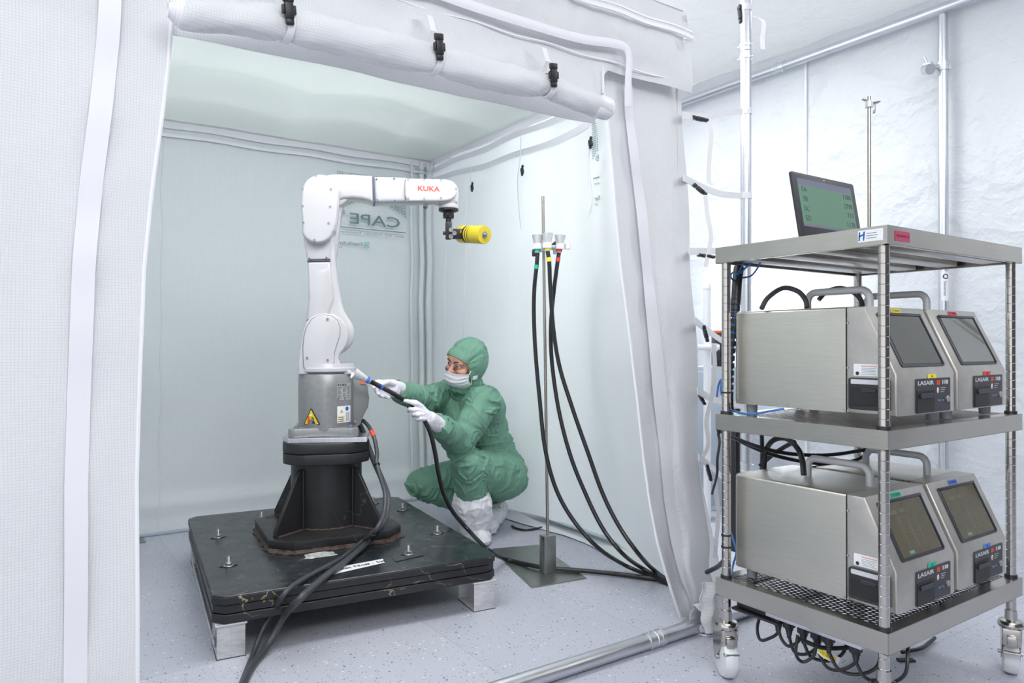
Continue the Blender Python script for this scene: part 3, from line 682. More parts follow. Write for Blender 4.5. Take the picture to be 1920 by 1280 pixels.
for sx in (-1, 1):
    for sy in (-1, 1):
        bm = nb(); cx, cy = sx * .445, sy * .52; w, d = .085, .15
        for q in (-1, 1):
            bxm(bm, PM @ Matrix.Translation((cx, cy + q * (d / 2 - .003), .055)), w, .005, .11, .001)
        bxm(bm, PM @ Matrix.Translation((cx, cy, .107)), w + .01, d + .012, .006, .001); bxm(bm, PM @ Matrix.Translation((cx, cy, .004)), w, d, .006, .001)
        bxm(bm, PM @ Matrix.Translation((cx - sx * .0 , cy, .055)), .005, d, .11, .001)
        ft = obj('foot', bm, 'foot', t)
        obj('rubber_pad', bxm(nb(), PM @ Matrix.Translation((cx, cy, .0008)), w + .004, d + .004, .0016), 'rubber', ft)
bm = nb()
for z in (.012, .098): bxm(bm, PM @ Matrix.Translation((-.487, 0, z)), .004, 1.0, .02, .001)
obj('side_rail', bm, 'foot', t)
def stud(px, py):
    p = on_z(px, py, PT); bm = nb(); prof = [(.008, -.002)] + [(r, z) for k in range(7) for r, z in ((.0075, .012 + k * .003), (.0067, .0135 + k * .003))] + [(.006, .034)]
    lathe(bm, prof, Matrix.Translation(p), 14); lathe(bm, [(.016, 0), (.018, .001), (.017, .003), (.009, .004)], Matrix.Translation(p), 16)
    prism(bm, [(.013 * cos(k * pi / 3), .013 * sin(k * pi / 3)) for k in range(6)], Matrix.Translation(p), .003, .012, .001, 1)
    s = obj('anchor_stud', bm, 'zinc', t)
    obj('slot_hole', prism(nb(), [(.031 * cos(a), .011 * sin(a)) for a in [k * pi / 8 for k in range(16)]], PM @ Matrix.Translation(PM.inverted() @ p) , -.0005, .0009), 'slot', s)
for q in ((410, 1007), (491, 973), (429, 1060), (820, 1000), (766, 1038), (755, 956), (700, 944)): stud(*q)
# paper label, torn tape, mill scale round the base
A, B, C_, D = [on_z(a, b, PT + .0012) for a, b in ((617, 1066), (718, 1047), (722, 1054), (625, 1076))]
bm = nb(); sheet(bm, lambda u, v: A.lerp(B, u).lerp(D.lerp(C_, u), v), 8, 2, .0006); lab = obj('paper_label', bm, 'white', t)
ex = (B - A).normalized(); ey = (A - D).normalized(); ctr = (A + B + C_ + D) / 4 + V((0, 0, .0006))
text('Pallet No# : 5#', .022, planefn(ctr + ex * .004, ex, ey - ex * ey.dot(ex)), 'lettering', 'txt', lab, w=.20, bold=.012)
random.seed(4)
bm = nb(); c = on_z(600, 1040, PT + .001); pts = []
for k in range(26):
    a = 2 * pi * k / 26; r = 1 + random.uniform(-.16, .12); pts.append(((.062 * (abs(cos(a)) ** .6) * (1 if cos(a) > 0 else -1)) * r, .034 * (abs(sin(a)) ** .6) * (1 if sin(a) > 0 else -1) * r))
prism(bm, pts, frame(c, pe1, pe2, UP), 0, .0012); obj('tape_remnant', bm, 'tape', t)
A, B, C_, D = [on_z(a, b, PT + .0008) for a, b in ((736, 1046), (790, 1034), (796, 1040), (742, 1052))]
obj('clear_tape', sheet(nb(), lambda u, v: A.lerp(B, u).lerp(D.lerp(C_, u), v), 4, 1, .0005), 'pal', t)

# ---- pedestal
RC0 = camv(-.783, 3.06); ZB = .245; ZF = .602
PP = frame(RC0 + V((0, 0, 0)), pe1, pe2, UP)
t = thing('robot_pedestal', RC0 + V((0, 0, PT)), 'black welded steel pedestal with triangular fins on the pallet', 'pedestal')
pb = obj('base_plate', prism(nb(), chamf(.263, .263, .078), PP, PT + .012, ZB, .003, 2), 'ped', t)
for x, y in ((-.225, -.165), (.225, .165), (.2, -.2), (-.2, .2)):
    obj('bolt_hole', lathe(nb(), [(.0001, .0012), (.016, .0012), (.016, 0), (.0001, 0)], PP @ Matrix.Translation((x, y, ZB - .0004)), 20), 'slot', pb)
def grime(u, v):
    a = 2 * pi * u; o = chamf(.265, .265, .078)
    x, y = cos(a), sin(a); k = min([1e9] + [1 / max(1e-6, (x * nx + y * ny) / d) for nx, ny, d in ((1, 0, .265), (-1, 0, .265), (0, 1, .265), (0, -1, .265), (.707, .707, .32), (-.707, .707, .32), (.707, -.707, .32), (-.707, -.707, .32)) if x * nx + y * ny > 0])
    k += lerp(.0, .022, v) * (.6 + noise.noise(V((a * 9, v, 2)))) - .004
    return PP @ V((x * k, y * k, PT + .013 * (1 - v) + .004 * noise.noise(V((a * 20, v * 4, 5)))))
obj('rust_seam', sheet(nb(), grime, 150, 4, .002), 'rust', t)
CR = .145
obj('column', lathe(nb(), [(CR, ZB - .002), (CR, .53)], Matrix.Translation(RC0), 56), 'ped', t)
def weldring(r, z, par, n=64, w=.006):
    bm = nb(); tube(bm, [RC0 + V((cos(2 * pi * k / n) * r, sin(2 * pi * k / n) * r, z + .0015 * sin(k * 2.6))) for k in range(n + 1)], lambda q: w * (.85 + .15 * sin(q * n * 2.1)), 8, False); return obj('weld_bead', bm, 'rust', par)
weldring(CR + .003, ZB + .003, t)
for sx, sy in ((-1, -1), (1, -1), (1, 1), (-1, 1)):
    d = Matrix.Rotation(radians(-10), 3, 'Z') @ (pe1 * sx + pe2 * sy).normalized(); n = UP.cross(d)
    # fin outline (distance from the axis, height)
    gm = frame(RC0 - n * .0075, d, UP, -n)
    pts = [(CR - .01, ZB - .001), (.292, ZB - .001), (.295, ZB + .02), (.168, .482), (.155, .488), (CR - .01, .488)]
    gu = obj('fin', prism(nb(), pts, frame(RC0 + n * .0075, d, UP, d.cross(UP)), -.0, .015, .0015, 1), 'ped', t)
    for sgn in (-1, 1):
        bm = nb(); q = RC0 + d * (CR + .004) + n * sgn * .011
        tube(bm, [q + V((0, 0, ZB + (.485 - ZB) * k / 24)) for k in range(25)], lambda w: .0048 * (1 + .25 * sin(w * 75)), 8); obj('weld_bead', bm, 'ped' , gu)
        bm = nb(); tube(bm, [RC0 + d * (CR + (.285 - CR) * k / 14) + n * sgn * .011 + V((0, 0, ZB + .002)) for k in range(15)], lambda w: .0048 * (1 + .25 * sin(w * 45)), 8); obj('weld_bead', bm, 'rust', gu)
def octr(R, fr):   # rounded octagon
    out = []
    for k in range(48):
        a = 2 * pi * k / 48; m = min(1 / max(.2, abs(cos(a))), 1 / max(.2, abs(sin(a)))); out.append((R * min(m, 1.13) * cos(a) * .97, R * min(m, 1.13) * sin(a) * .97))
    return out
fa = radians(14); FM = frame(RC0, RT * cos(fa) + FW * sin(fa), -RT * sin(fa) + FW * cos(fa), UP)
obj('top_flange', prism(nb(), octr(.178, 0), FM, .512, .5545, .003, 2), 'ped', t)
obj('top_flange', prism(nb(), octr(.179, 0), FM, .5565, .598, .004, 2), 'ped', t)

# ---- robot
t = rb = thing('industrial_robot', RC0 + V((0, 0, ZF)), 'white jointed robot arm on a grey base holding a yellow roller', 'robot')
UA = radians(12); ru = RT * cos(UA) + FW * sin(UA); rn = RT * sin(UA) - FW * cos(UA)        # along the arm, towards the photographer
def rp2(px, py, n):
    cx, cz = RC0.dot(RT), RC0.dot(FW); nv = (sin(UA), -cos(UA)); r = ((px - 960) / F, 1)
    k = (cx * nv[0] + cz * nv[1] + n) / (r[0] * nv[0] + r[1] * nv[1]); X, Z = r[0] * k, k
    return ((X - cx) * cos(UA) + (Z - cz) * sin(UA), 1 + (HZ - py) * Z / F)
RM = frame(RC0 * 1.0, ru, UP, rn)
def rpr(name, pts, n0, n1, bev, mat, parent=t, seg=4, nref=None, both=True):
    P2 = [rp2(a, b, n1 if nref is None else nref) for a, b in pts]
    return obj(name, prism(nb(), P2, RM, n0, n1, bev, seg, both), mat, parent, smooth=35)
def R3(px, py, n):
    s, z = rp2(px, py, n); return RC0 + ru * s + UP * z + rn * n
# mounting plate (bolted under the robot)
pa = radians(8); MMx = frame(RC0, RT * cos(pa) + FW * sin(pa), -RT * sin(pa) + FW * cos(pa), UP)
obj('mounting_plate', prism(nb(), [(-.135, -.15), (.175, -.15), (.175, .14), (-.165, .14), (-.17, -.06)], MMx, .5985, .618, .0015, 1), 'aplate', t)
# cast foot
lug = []
for sx, sy in ((1, 1), (-1, 1), (-1, -1), (1, -1)):
    cx, cy = sx * .108, sy * .108
    a0 = {(1, 1): 0, (-1, 1): 90, (-1, -1): 180, (1, -1): 270}[(sx, sy)]
    lug += arc(cx, cy, .032, a0, a0 + 90, 5)
    nx = {(1, 1): (0, .105), (-1, 1): (-.115, 0), (-1, -1): (0, -.105), (1, -1): (.115, 0)}[(sx, sy)]; lug.append(nx)
cf_ = obj('base_foot', prism(nb(), lug, MMx, .6185, .654, .003, 2), 'cast', t)
for sx in (-1, 1):
    for sy in (-1, 1):
        bm = nb(); q = MMx @ V((sx * .108, sy * .108, .654)); lathe(bm, [(.0001, .008), (.006, .008), (.0085, .006), (.0085, 0), (.013, 0), (.013, -.003)], Matrix.Translation(q + V((0, 0, .003))), 16); obj('bolt', bm, 'screw', cf_)
BR = .1155
lathe_p = [(BR - .003, .645), (BR, .66), (BR + .001, .80), (BR, .868), (BR - .002, .872)]
base = obj('base_column', lathe(nb(), lathe_p, Matrix.Translation(RC0), 64), 'cast', t)
obj('joint_ring', lathe(nb(), [(BR - .006, .868), (BR - .006, .878)], Matrix.Translation(RC0), 56), 'gap', t)
vd = V((RC0.x, RC0.y, 0)).normalized(); va = atan2(-vd.y, -vd.x)
def bcf(cxp, cyp, r=BR + .0015):
    Z = RC0.dot(FW) - BR; cx = (960 + F * RC0.dot(RT) / RC0.dot(FW)); s = (cxp - cx) / (F * BR / RC0.dot(FW)); th0 = math.asin(max(-1, min(1, s))); z0 = 1 + (HZ - cyp) * (RC0.dot(FW) - BR * cos(th0)) / F
    def f(a, b, c):
        th = va + th0 + a / r; return RC0 + V((cos(th) * (r + c), sin(th) * (r + c), z0 + b))
    return f
def patch(name, f, a0, b0, a1, b1, mat, par, c=.0, n=8): return obj(name, sheet(nb(), lambda u, v: f(lerp(a0, a1, u), lerp(b0, b1, v), c), n, 1, .0006), mat, par)
def poly(name, f, pts, mat, par, c): 
    bm = nb(); bm.faces.new([bm.verts.new(f(a, b, c)) for a, b in pts]); return obj(name, bm, mat, par, smooth=0)
f = bcf(644.5, 734); pl = patch('rating_plate', f, -.036, -.035, .036, .035, 'silver', t)
text('KUKA', .010, lambda a, b, c: f(a - .013, b + .027, c + .0008), 'lettering', 'txt', pl, w=.042, bold=.02)
bm = nb()
for r in range(13):
    for k in range(3):
        if (r * 3 + k) % 5 == 4: continue
        a0 = -.033 + k * .023; w = .017 - .004 * ((r * 7 + k * 3) % 3); z = .017 - r * .0037
        bm.faces.new([bm.verts.new(f(x, y, .0007)) for x, y in ((a0, z), (a0 + w, z), (a0 + w, z + .0015), (a0, z + .0015))])
obj('plate_text_lines', bm, 'txt', pl, smooth=0)
poly('plate_bar', f, [(-.034, -.034), (.002, -.034), (.002, -.027), (-.034, -.027)], 'txt', pl, .0008)
f2 = bcf(643.5, 777); il = patch('information_label', f2, -.033, -.034, .036, .034, 'white', t)
poly('yellow_panel', f2, [(-.031, -.032), (.0, -.032), (.0, -.006), (-.031, -.006)], 'yellow', il, .0007)
poly('warning_sign', f2, [(-.022, .006), (-.004, .006), (-.013, .022)], 'yellow', il, .0007)
poly('warning_mark', f2, [(-.0145, .009), (-.0115, .009), (-.0125, .018), (-.0135, .018)], 'txt', il, .0009)
poly('mandatory_sign', f2, [(.014 + .009 * cos(k * pi / 9), .022 + .009 * sin(k * pi / 9)) for k in range(18)], 'blueink', il, .0007)
bm = nb()
for r in range(9):
    for k in range(2): a0 = .008 + k * .012; z = .006 - r * .0042; bm.faces.new([bm.verts.new(f2(x, y, .0007)) for x, y in ((a0, z), (a0 + .009, z), (a0 + .009, z + .0016), (a0, z + .0016))])
for r in range(3):
    a0 = -.027; z = -.029 + r * .008; bm.faces.new([bm.verts.new(f2(x, y, .0009)) for x, y in ((a0, z), (a0 + .022, z), (a0 + .022, z + .003), (a0, z + .003))])
obj('label_text_lines', bm, 'txt', il, smooth=0)
# triangle warning sign
f3 = bcf(586, 781)
wt = poly('warning_triangle', f3, [(-.0355, -.032), (.0355, -.032), (.038, -.028), (.003, .034), (-.003, .034), (-.038, -.028)], 'txt', t, .001)
def subp(n, pts, m): poly(n, f3, pts, m, wt, .0016)
subp('yellow_field', [(-.0325, -.0285), (.0325, -.0285), (0, .030)], 'yellow')
for nme, pts, m in (('head_mark', [(-.0125 + .004 * cos(k * pi / 6), .001 + .004 * sin(k * pi / 6)) for k in range(12)], 'red'), ('person_mark', [(-.016, -.003), (-.008, -.003), (-.007, -.014), (-.004, -.024), (-.007, -.025), (-.011, -.017), (-.015, -.025), (-.019, -.024), (-.016, -.014)], 'red'),
                    ('robot_mark', [(.0, -.002), (.006, .001), (.013, -.006), (.012, -.016), (.019, -.022), (.019, -.026), (.004, -.026), (.004, -.022), (.008, -.016), (.009, -.008), (.005, -.003), (.001, -.006)], 'txt'), ('small_triangle', [(-.006, .004), (.006, .004), (0, .015)], 'white')):
    poly(nme, f3, pts, m, wt, .0022)
# connector box behind on the right
cb = [(652, 702), (664, 706), (682, 712), (689, 724), (692, 745), (690, 762), (681, 778), (676, 794), (668, 800), (652, 800)]
obj('connector_box', prism(nb(), [rp2(a, b, .0) for a, b in cb], RM, -.075, .035, .006, 2), 'castd', t)
tp = obj('orange_tag', bxm(nb(), frame((R3(681, 717, .04)), ru, UP, rn), .022, .012, .0015), 'orange', t)
bm = nb(); sph(bm, R3(666, 790, .05), .0055); cyl(bm, R3(666, 790, .03), R3(666, 790, .055), .004, seg=8); obj('bolt', bm, 'screw', t)
# turning column
bm = nb(); lathe(bm, [(BR - .004, .878), (BR + .004, .884), (BR + .004, .896), (BR - .003, .90), (BR - .006, .915)], Matrix.Translation(RC0), 56); obj('turning_ring', bm, 'robot', t)
col = [(559, 702), (560, 672), (565, 640), (569, 620), (574, 604), (583, 594), (597, 588.5), (611, 587), (626, 589), (640, 597), (650, 611), (654, 627), (651, 643), (644, 655), (637, 663), (635, 672), (638, 681), (648, 689), (660, 697), (666, 702)]
rpr('turning_column', col, -.07, .082, .026, 'robot', both=True, seg=5)
cov = [(570, 690), (568.5, 676), (568, 650), (570, 630), (575, 613), (584, 599), (596, 591.5), (608, 590), (621, 592.5), (632, 601), (637.5, 614), (637, 629), (632, 644), (627, 660), (626, 678), (624, 688), (618, 692), (575, 692.5)]
def grow(pts, g):
    cx = sum(p[0] for p in pts) / len(pts); cy = sum(p[1] for p in pts) / len(pts); return [(cx + (a - cx) * (1 + g / 30), cy + (b - cy) * (1 + g / 50)) for a, b in pts]
rpr('cover_joint', grow(cov, .7), .081, .0835, 0, 'gap')
cv = rpr('column_cover', cov, .078, .088, .004, 'robot2')
def screws(lst, n, par, r=.0052):
    for a, b in lst:
        bm = nb(); p = R3(a, b, n); lathe(bm, [(.0022, .001), (.003, .003), (r, .003), (r, -.012), (.0001, -.012)], axisM(p, rn), 14); s = obj('screw', bm, 'screw', par)
        s2 = lathe(nb(), [(.0001, .0016), (.0024, .0016), (.0024, .0005)], axisM(p, rn), 8); 
        obj('socket', s2, 'hole', par) if par.parent is None else s2.free()
screws([(614.2, 598), (575.8, 670.5), (614.2, 675)], .0885, cv)
# upper arm
disk = arc(624, 625, 41, -62, 140, 22)
ua = [(576, 480), (578, 558), (572, 600), (574, 622)] 
upper = [(576, 440), (576, 487), (578, 530), (577.5, 565), (573, 600), (580, 640), (600, 662)] + [(624 + 41 * cos(radians(a)), 625 + 41 * sin(radians(a))) for a in range(80, -50, -13)] + [(645, 582), (639, 558), (633, 520), (629, 487), (628, 440)]
rpr('upper_arm', upper, -.085, .052, .022, 'robot', seg=5)
rpr('arm_spine', [(577, 490), (579, 558), (574, 600), (612, 600), (626, 558), (621, 520), (619, 490)], .03, .064, .010, 'robot', seg=3)
rpr('arm_joint', [(575.5, 489), (619.5, 487.2), (619.5, 488.4), (575.5, 490.2)], .03, .0655, 0, 'gap')
rpr('arm_collar', [(569, 445), (571, 462), (576, 487), (619, 486), (621, 462), (624, 440)], .02, .066, .008, 'robot', seg=3)
ac = rpr('elbow_rear', [(618, 350), (640, 345), (646, 372), (641, 392), (636, 430), (632, 470), (628, 488), (612, 488), (612, 400)], -.11, .02, .018, 'robot', seg=4)
screws([(580, 485), (612, 483.5)], .067, rb)
cap = arc(596, 357, 35, 180, 360, 16) + [(631, 372), (629.5, 400), (627.5, 430)] + arc(594.5, 431, 27.5, 0, 180, 12) + [(565.5, 400), (562, 375)]
cap = [(600 + (0 if 0 else 0) + (a - 596) * 1.0 , b) for a, b in arc(596, 361, 36, 180, 360, 16)] + [(634.5, 385), (631, 415), (628, 432)] + [(595 + 31 * cos(radians(a)), 428 + 29 * sin(radians(a))) for a in range(12, 180, 14)] + [(565, 410), (562.5, 385)]
eh = rpr('elbow_housing', [(a + 1, b + 1) for a, b in cap], -.03, .088, .02, 'robot', seg=4)
ec = rpr('elbow_cover', grow(cap, -1.0), .078, .103, .011, 'robot2', seg=5)
screws([(592, 329), (566.5, 353), (620, 355), (567.5, 386.5), (619, 387.5), (568.5, 417.5), (616, 418.5), (589.5, 450)], .1015, ec)
# forearm
fa1 = [(606, 331), (622, 327.5), (640, 327.5), (668, 329), (699, 330.5), (700, 381), (690, 377), (676, 374), (660, 372.5), (645, 373.5), (632, 378), (622, 386), (612, 392)]
rpr('forearm', fa1, -.052, .052, .024, 'robot', nref=.03, seg=5)
rpr('forearm_underside', [(618, 370), (660, 368), (648, 380), (636, 388), (628, 398), (621, 405), (616, 400)], -.05, .04, .016, 'robot', nref=.02)
rpr('forearm_joint', [(698.5, 332), (701, 332), (703, 380), (700, 380)], -.046, .0485, .006, 'gap', nref=.04)
rpr('forearm_middle', [(700, 331), (730, 331.5), (762, 332.5), (762, 379), (730, 379.5), (703, 380.5), (701, 355)], -.05, .05, .018, 'robot', nref=.04, seg=5)
rpr('wrist_housing', [(757, 333), (800, 334), (836, 334.5), (850, 340), (860, 352), (861, 368), (858, 380), (826, 381), (815, 378), (757, 380)], -.046, .044, .018, 'robot', nref=.04, seg=5)
wc = [(761, 334), (800, 334.5), (838, 335.5), (849, 339), (857, 347), (858, 357), (854, 367), (846, 374), (836, 376.5), (800, 377), (764, 377), (759.5, 366), (759, 345)]
w_ = rpr('wrist_cover', wc, .035, .062, .009, 'robot2', seg=5)
screws([(706, 336), (707, 375), (739, 335), (740, 376)], .0495, rb, .0045)
screws([(765, 337.5), (795.3, 337.5), (826.6, 338), (854.5, 354), (765.7, 372), (795.5, 372.4), (826.8, 371.5)], .0605, w_, .0048)
o, e = R3(803.5, 354, .0625), R3(813.5, 354, .0625)
text('KUKA', .0215, planefn(o, ru, UP), 'lettering', 'red', w_, w=abs(rp2(824, 354, .062)[0] - rp2(783, 354, .062)[0]), bold=.02, th=.0006)
# wrist turning part
wx, wz = rp2(841, 383, 0); WCt = RC0 + ru * wx
ztop = 1 + (HZ - 376) * 3.1 / F
zf = lambda py: 1 + (HZ - py) * (RC0.dot(FW) + .115) / F
obj('wrist_neck', lathe(nb(), [(.043, zf(374)), (.043, zf(384)), (.0415, zf(385)), (.0435, zf(386)), (.0435, zf(391)), (.041, zf(392.5))], Matrix.Translation(WCt), 40), 'robot', t)
bm = nb(); q = WCt - ru * .098 + V((0, 0, zf(383))); cyl(bm, q, q - V((.004, 0, .018)), .011, seg=14); a_ = obj('air_fitting', bm, 'robot', t)
obj('fitting_nut', cyl(nb(), q - V((.004, 0, .016)), q - V((.006, 0, .023)), .008, seg=6), 'gap', t)
fl = obj('tool_flange', lathe(nb(), [(.0435, zf(392)), (.0435, zf(396)), (.036, zf(397.5)), (.024, zf(399)), (.023, zf(402)), (.0245, zf(402.5)), (.0245, zf(406)), (.02, zf(409)), (.0125, zf(409.5)), (.0125, zf(417))], Matrix.Translation(WCt), 32), 'tool', t)
obj('adapter_stud', lathe(nb(), [(.0105, zf(407)), (.0105, zf(412)), (.012, zf(412.5)), (.012, zf(415.5)), (.0001, zf(416))], Matrix.Translation(WCt), 24), 'zinc', t)
for k in range(6):
    a = k * pi / 3 + .3; q = WCt + V((.02 * cos(a), .02 * sin(a), zf(410))); bm = cyl(nb(), q, q + V((0, 0, .008)), .004, seg=8); obj('flange_bolt', bm, 'tool', t)
TD = camv(cos(radians(60)) , -sin(radians(60))).normalized()      # roller axis, towards the photographer and right
bk = WCt + V((0, 0, 0))
bw = R3(841, 432, 0) - WCt; bw = WCt + V((0, 0, zf(433)))
tb = obj('tool_bracket', prism(nb(), rrect(.026, .076, .005, 3), frame(bw, ru, UP, rn), -.013, .013, .002, 2), 'tool', t)
obj('tool_bracket', prism(nb(), rrect(.092, .044, .004, 3), frame(bw + ru * .045 - UP * .013, ru, UP, rn), -.009, .012, .002, 2), 'tool', t)
for dx, dz in ((.0085, .002), (.024, -.012), (.0085, -.027)):
    q = bw + ru * dx + UP * dz + rn * .013; bm = lathe(nb(), [(.0035, .001), (.004, .004), (.0095, .004), (.0095, 0), (.0001, 0)], axisM(q, rn), 18); obj('bracket_screw', bm, 'zinc', t)
bm = nb(); q = bw - ru * .014 - UP * .011; cyl(bm, q, q - ru * .01, .0075, seg=14); obj('clamp_knob', bm, 'tool', t)
L = .160; RR = .0392; ad = (ru * .52 + rn * .85 - UP * .13).normalized(); gp = bw + ru * .088 - UP * .0125; back = gp - ad * .052; RCx = back + ad * L
rl = obj('yellow_roller', lathe(nb(), [(.0001, 0), (RR * .97, 0), (RR, .003), (RR, .042), (RR * .9, .044), (RR * .9, .058), (RR, .060), (RR, .066), (RR * .93, .068), (RR * .93, .072), (RR, .074), (RR, .081), (RR * .93, .083), (RR * .93, .086), (RR, .088), (RR, L - .003), (RR * .97, L), (.0001, L)], axisM(back, ad), 44), 'ye', t)
for z in (.051, .070, .0845):
    obj('black_band', lathe(nb(), [(RR * .9, -.004), (RR * .965, -.004), (RR * .965, .004), (RR * .9, .004)], axisM(back + ad * z, ad), 40), 'tool', rl)
obj('washer', lathe(nb(), [(.0001, 0), (.0145, 0), (.0145, .003), (.0001, .003)], axisM(RCx, ad), 24), 'zinc', rl)
bm = prism(nb(), [(.0095 * cos(k * pi / 3), .0095 * sin(k * pi / 3)) for k in range(6)], axisM(RCx + ad * .003, ad), 0, .008, .001, 1); cyl(bm, RCx, RCx + ad * .015, .0055, seg=14); obj('nut', bm, 'screw', rl)

# ---- two robot cables down over the pallet
def cable(name, pts, r, mat, label, cat='cable', n=8, seg=10, extra=None, origin=None, group=None):
    P = spline(pts, n); tt = thing(name, origin or P[-1], label, cat, group)
    obj('jacket', tube(nb(), P, r, seg), mat, tt)
    for nm, i, w, m, rr in (extra or []):
        a = P[i]; b = P[i + 1]; d = (b - a).normalized(); obj(nm, cyl(nb(), a - d * w / 2, a + d * w / 2, rr, seg=14), m, tt)
    return tt
def cp(l): return [at(a, b, z) if z > 1.2 else on_z(a, b, z) for a, b, z in l]
cable('robot_cable', cp([(681, 788, 3.1), (692, 800, 3.06), (702, 822, 3.02), (707, 850, 2.99), (706, 865, 2.97), (712, 890, 2.93), (722, 925, 2.86), (720, 960, 2.80), (705, 993, 2.72), (680, 1014, .222), (640, 1046, .214), (600, 1068, .214), (556, 1093, .214), (532, 1115, .205), (517, 1140, .13), (495, 1175, .07), (475, 1225, .015), (450, 1290, .012), (436, 1330, .012)]), .0085, 'cable',
      'left thinner of the two grey cables running from the robot base over the pallet', extra=[('orange_marker', 13, .03, 'red', .0095), ('cable_tie', 34, .006, 'black', .0125), ('cable_tie', 66, .006, 'black', .0125)])
cable('robot_cable', cp([(673, 792, 3.14), (682, 812, 3.10), (692, 840, 3.06), (703, 868, 3.01), (716, 898, 2.95), (727, 930, 2.88), (725, 962, 2.82), (712, 990, 2.75), (694, 1012, .224), (655, 1046, .216), (615, 1076, .216), (583, 1103, .21), (560, 1125, .2), (535, 1152, .11), (505, 1205, .03), (475, 1245, .013), (455, 1285, .013), (435, 1340, .013)]), .0115, 'cable',
      'right thicker of the two grey cables running from the robot base over the pallet')

# ================================================================== PROBE STAND
sc = at(1027, 1072, 3.15); SX, SY = sc.x, sc.y
t = thing('probe_stand', (SX, SY, 0), 'thin steel rod stand on a square plate holding three hose probes', 'stand')
Q = [on_z(a, b, .004) for a, b in ((997, 1101), (1099, 1083), (1010, 1021), (921, 1029))]
def zf_(p, z): return V((p.x, p.y, z))
bm = nb(); lo = [bm.verts.new(zf_(q, .0)) for q in Q]; hi = [bm.verts.new(zf_(q, .006)) for q in Q]
bm.faces.new(hi); bm.faces.new(lo[::-1])
for k in range(4): bm.faces.new((lo[k], lo[(k + 1) % 4], hi[(k + 1) % 4], hi[k]))
obj('base_plate', bm, 'platem', t, smooth=0)
qx = (Q[1] - Q[0]).normalized(); qy = UP.cross(qx); BMx = frame(V((SX, SY, 0)), qx, qy, UP)
obj('rod_block', bxm(nb(), BMx @ Matrix.Translation((0, 0, .086)), .058, .044, .16, .0015), 'platem', t)
top = at(1018, 368, 3.15); rod0 = V((SX, SY, .16))
obj('rod', cyl(nb(), rod0, top, .0065, seg=16), 'rodm', t)
def onrod(py): 
    k = (py - 1008) / (368 - 1008); return rod0.lerp(top, k)
c = onrod(462)
def clampset(pts, par):
    for (px, py, Z, w) in pts:
        q = at(px, py, Z); bm = lathe(nb(), [(w - .004, -.011), (w, -.011), (w, .011), (w - .004, .011), (w - .004, -.011)], axisM(q, UP), 24); r = obj('probe_clip', bm, 'flexw', par)
        bxm_ = bxm(nb(), axisM((q + c) / 2, (c - q) if (c - q).length > .01 else RT), .012, .012, max(.01, (c - q).length - .02), .002); obj('clip_arm', bxm_, 'flexw', r)
h = obj('clamp_head', bxm(nb(), axisM(c, UP), .03, .03, .05, .004), 'galv', t)
bm = nb(); cyl(bm, c - FW * .01 + RT * .02, c + RT * .055 - UP * .02, .006, seg=10); cyl(bm, c + RT * .05 - UP * .035, c + RT * .05 + UP * .012, .009, seg=12); obj('clamp_screw', bm, 'galv', t)
bm = nb(); q = at(1004, 474, 3.1); bxm(bm, axisM(q, RT), .02, .03, .03, .004); cyl(bm, q, q + FW * .03, .007, seg=10); obj('clamp_knob', bm, 'black', t)
bm = nb(); q = at(1042, 455, 3.13); bxm(bm, axisM(q, (RT + UP * .8)), .012, .014, .045, .003); obj('clamp_lever', bm, 'black', t)
clampset([(1008, 462, 3.08, .019), (1026, 460, 3.06, .019), (1050, 462, 3.1, .019), (1064, 462, 3.12, .012)], t)

def probe(name, base, d, pts, r, tape, label, tb, mat='hose', lab2=None, bands=True):
    """nozzle: funnel opening away along d from base; the hose leaves at base"""
    tt = thing(name, base, label, 'probe'); d = d.normalized(); m = axisM(base, d)
    nz = obj('nozzle', lathe(nb(), [(.0001, -.002), (.0115, -.002), (.0125, 0), (.0125, .018), (.014, .024), (.0245, .074), (.0225, .074), (.011, .026), (.0001, .022)], m, 30), 'nozzle', tt)
    obj('tape_band', lathe(nb(), [(.0128, .002), (.0135, .002), (.0135, .016), (.0128, .016)], m, 26), tape, tt)
    bm = nb()
    for k in range(7):
        a = k * .5; q0 = m @ V((.0137 * cos(a), .0137 * sin(a), .005)); q1 = m @ V((.0137 * cos(a + .25), .0137 * sin(a + .25), .013)); cyl(bm, q0, q1, .0006, seg=5)
    obj('handwriting', bm, 'txt', tt)
    P = spline(pts, 10); obj('hose', tube(nb(), P, r, 12), mat, tt)
    i = tb; a, b = P[i], P[i + 1]; dd = (b - a).normalized(); obj('tape_band', cyl(nb(), a - dd * .009, a + dd * .009, r + .0012, seg=16), tape, tt)
    return tt
GE = (1250, 1092)
def fl_(l): return [at(a, b, z) if z > 1.2 else on_z(a, b, z) for a, b, z in l]
probe('air_probe', at(1008, 473, 3.08), UP + RT * .0, [at(1008, 474, 3.08)] + fl_([(1006, 500, 3.08), (1002, 540, 3.09), (1001, 590, 3.1), (1004, 660, 3.1), (1012, 750, 3.09), (1022, 840, 3.07), (1042, 915, 3.05), (1075, 975, 3.02), (1120, 1025, 2.98), (1170, 1058, .04), (1215, 1077, .02), (1258, 1094, .012), (1300, 1102, .012), (1345, 1103, .012)]), .0088, 'green', 'leftmost of the three hose probes hung on the rod stand, with green tape', 10)
probe('air_probe', at(1026.5, 470, 3.06), UP, [at(1027, 471, 3.06)] + fl_([(1030, 495, 3.06), (1032, 540, 3.07), (1038, 620, 3.08), (1050, 690, 3.08), (1075, 770, 3.06), (1103, 850, 3.03), (1130, 925, 3.0), (1160, 985, 2.95), (1195, 1035, 2.88), (1225, 1067, .05), (1255, 1087, .02), (1300, 1097, .012), (1345, 1097, .012)]), .0088, 'yt', 'middle of the three hose probes hung on the rod stand, with yellow tape', 7)
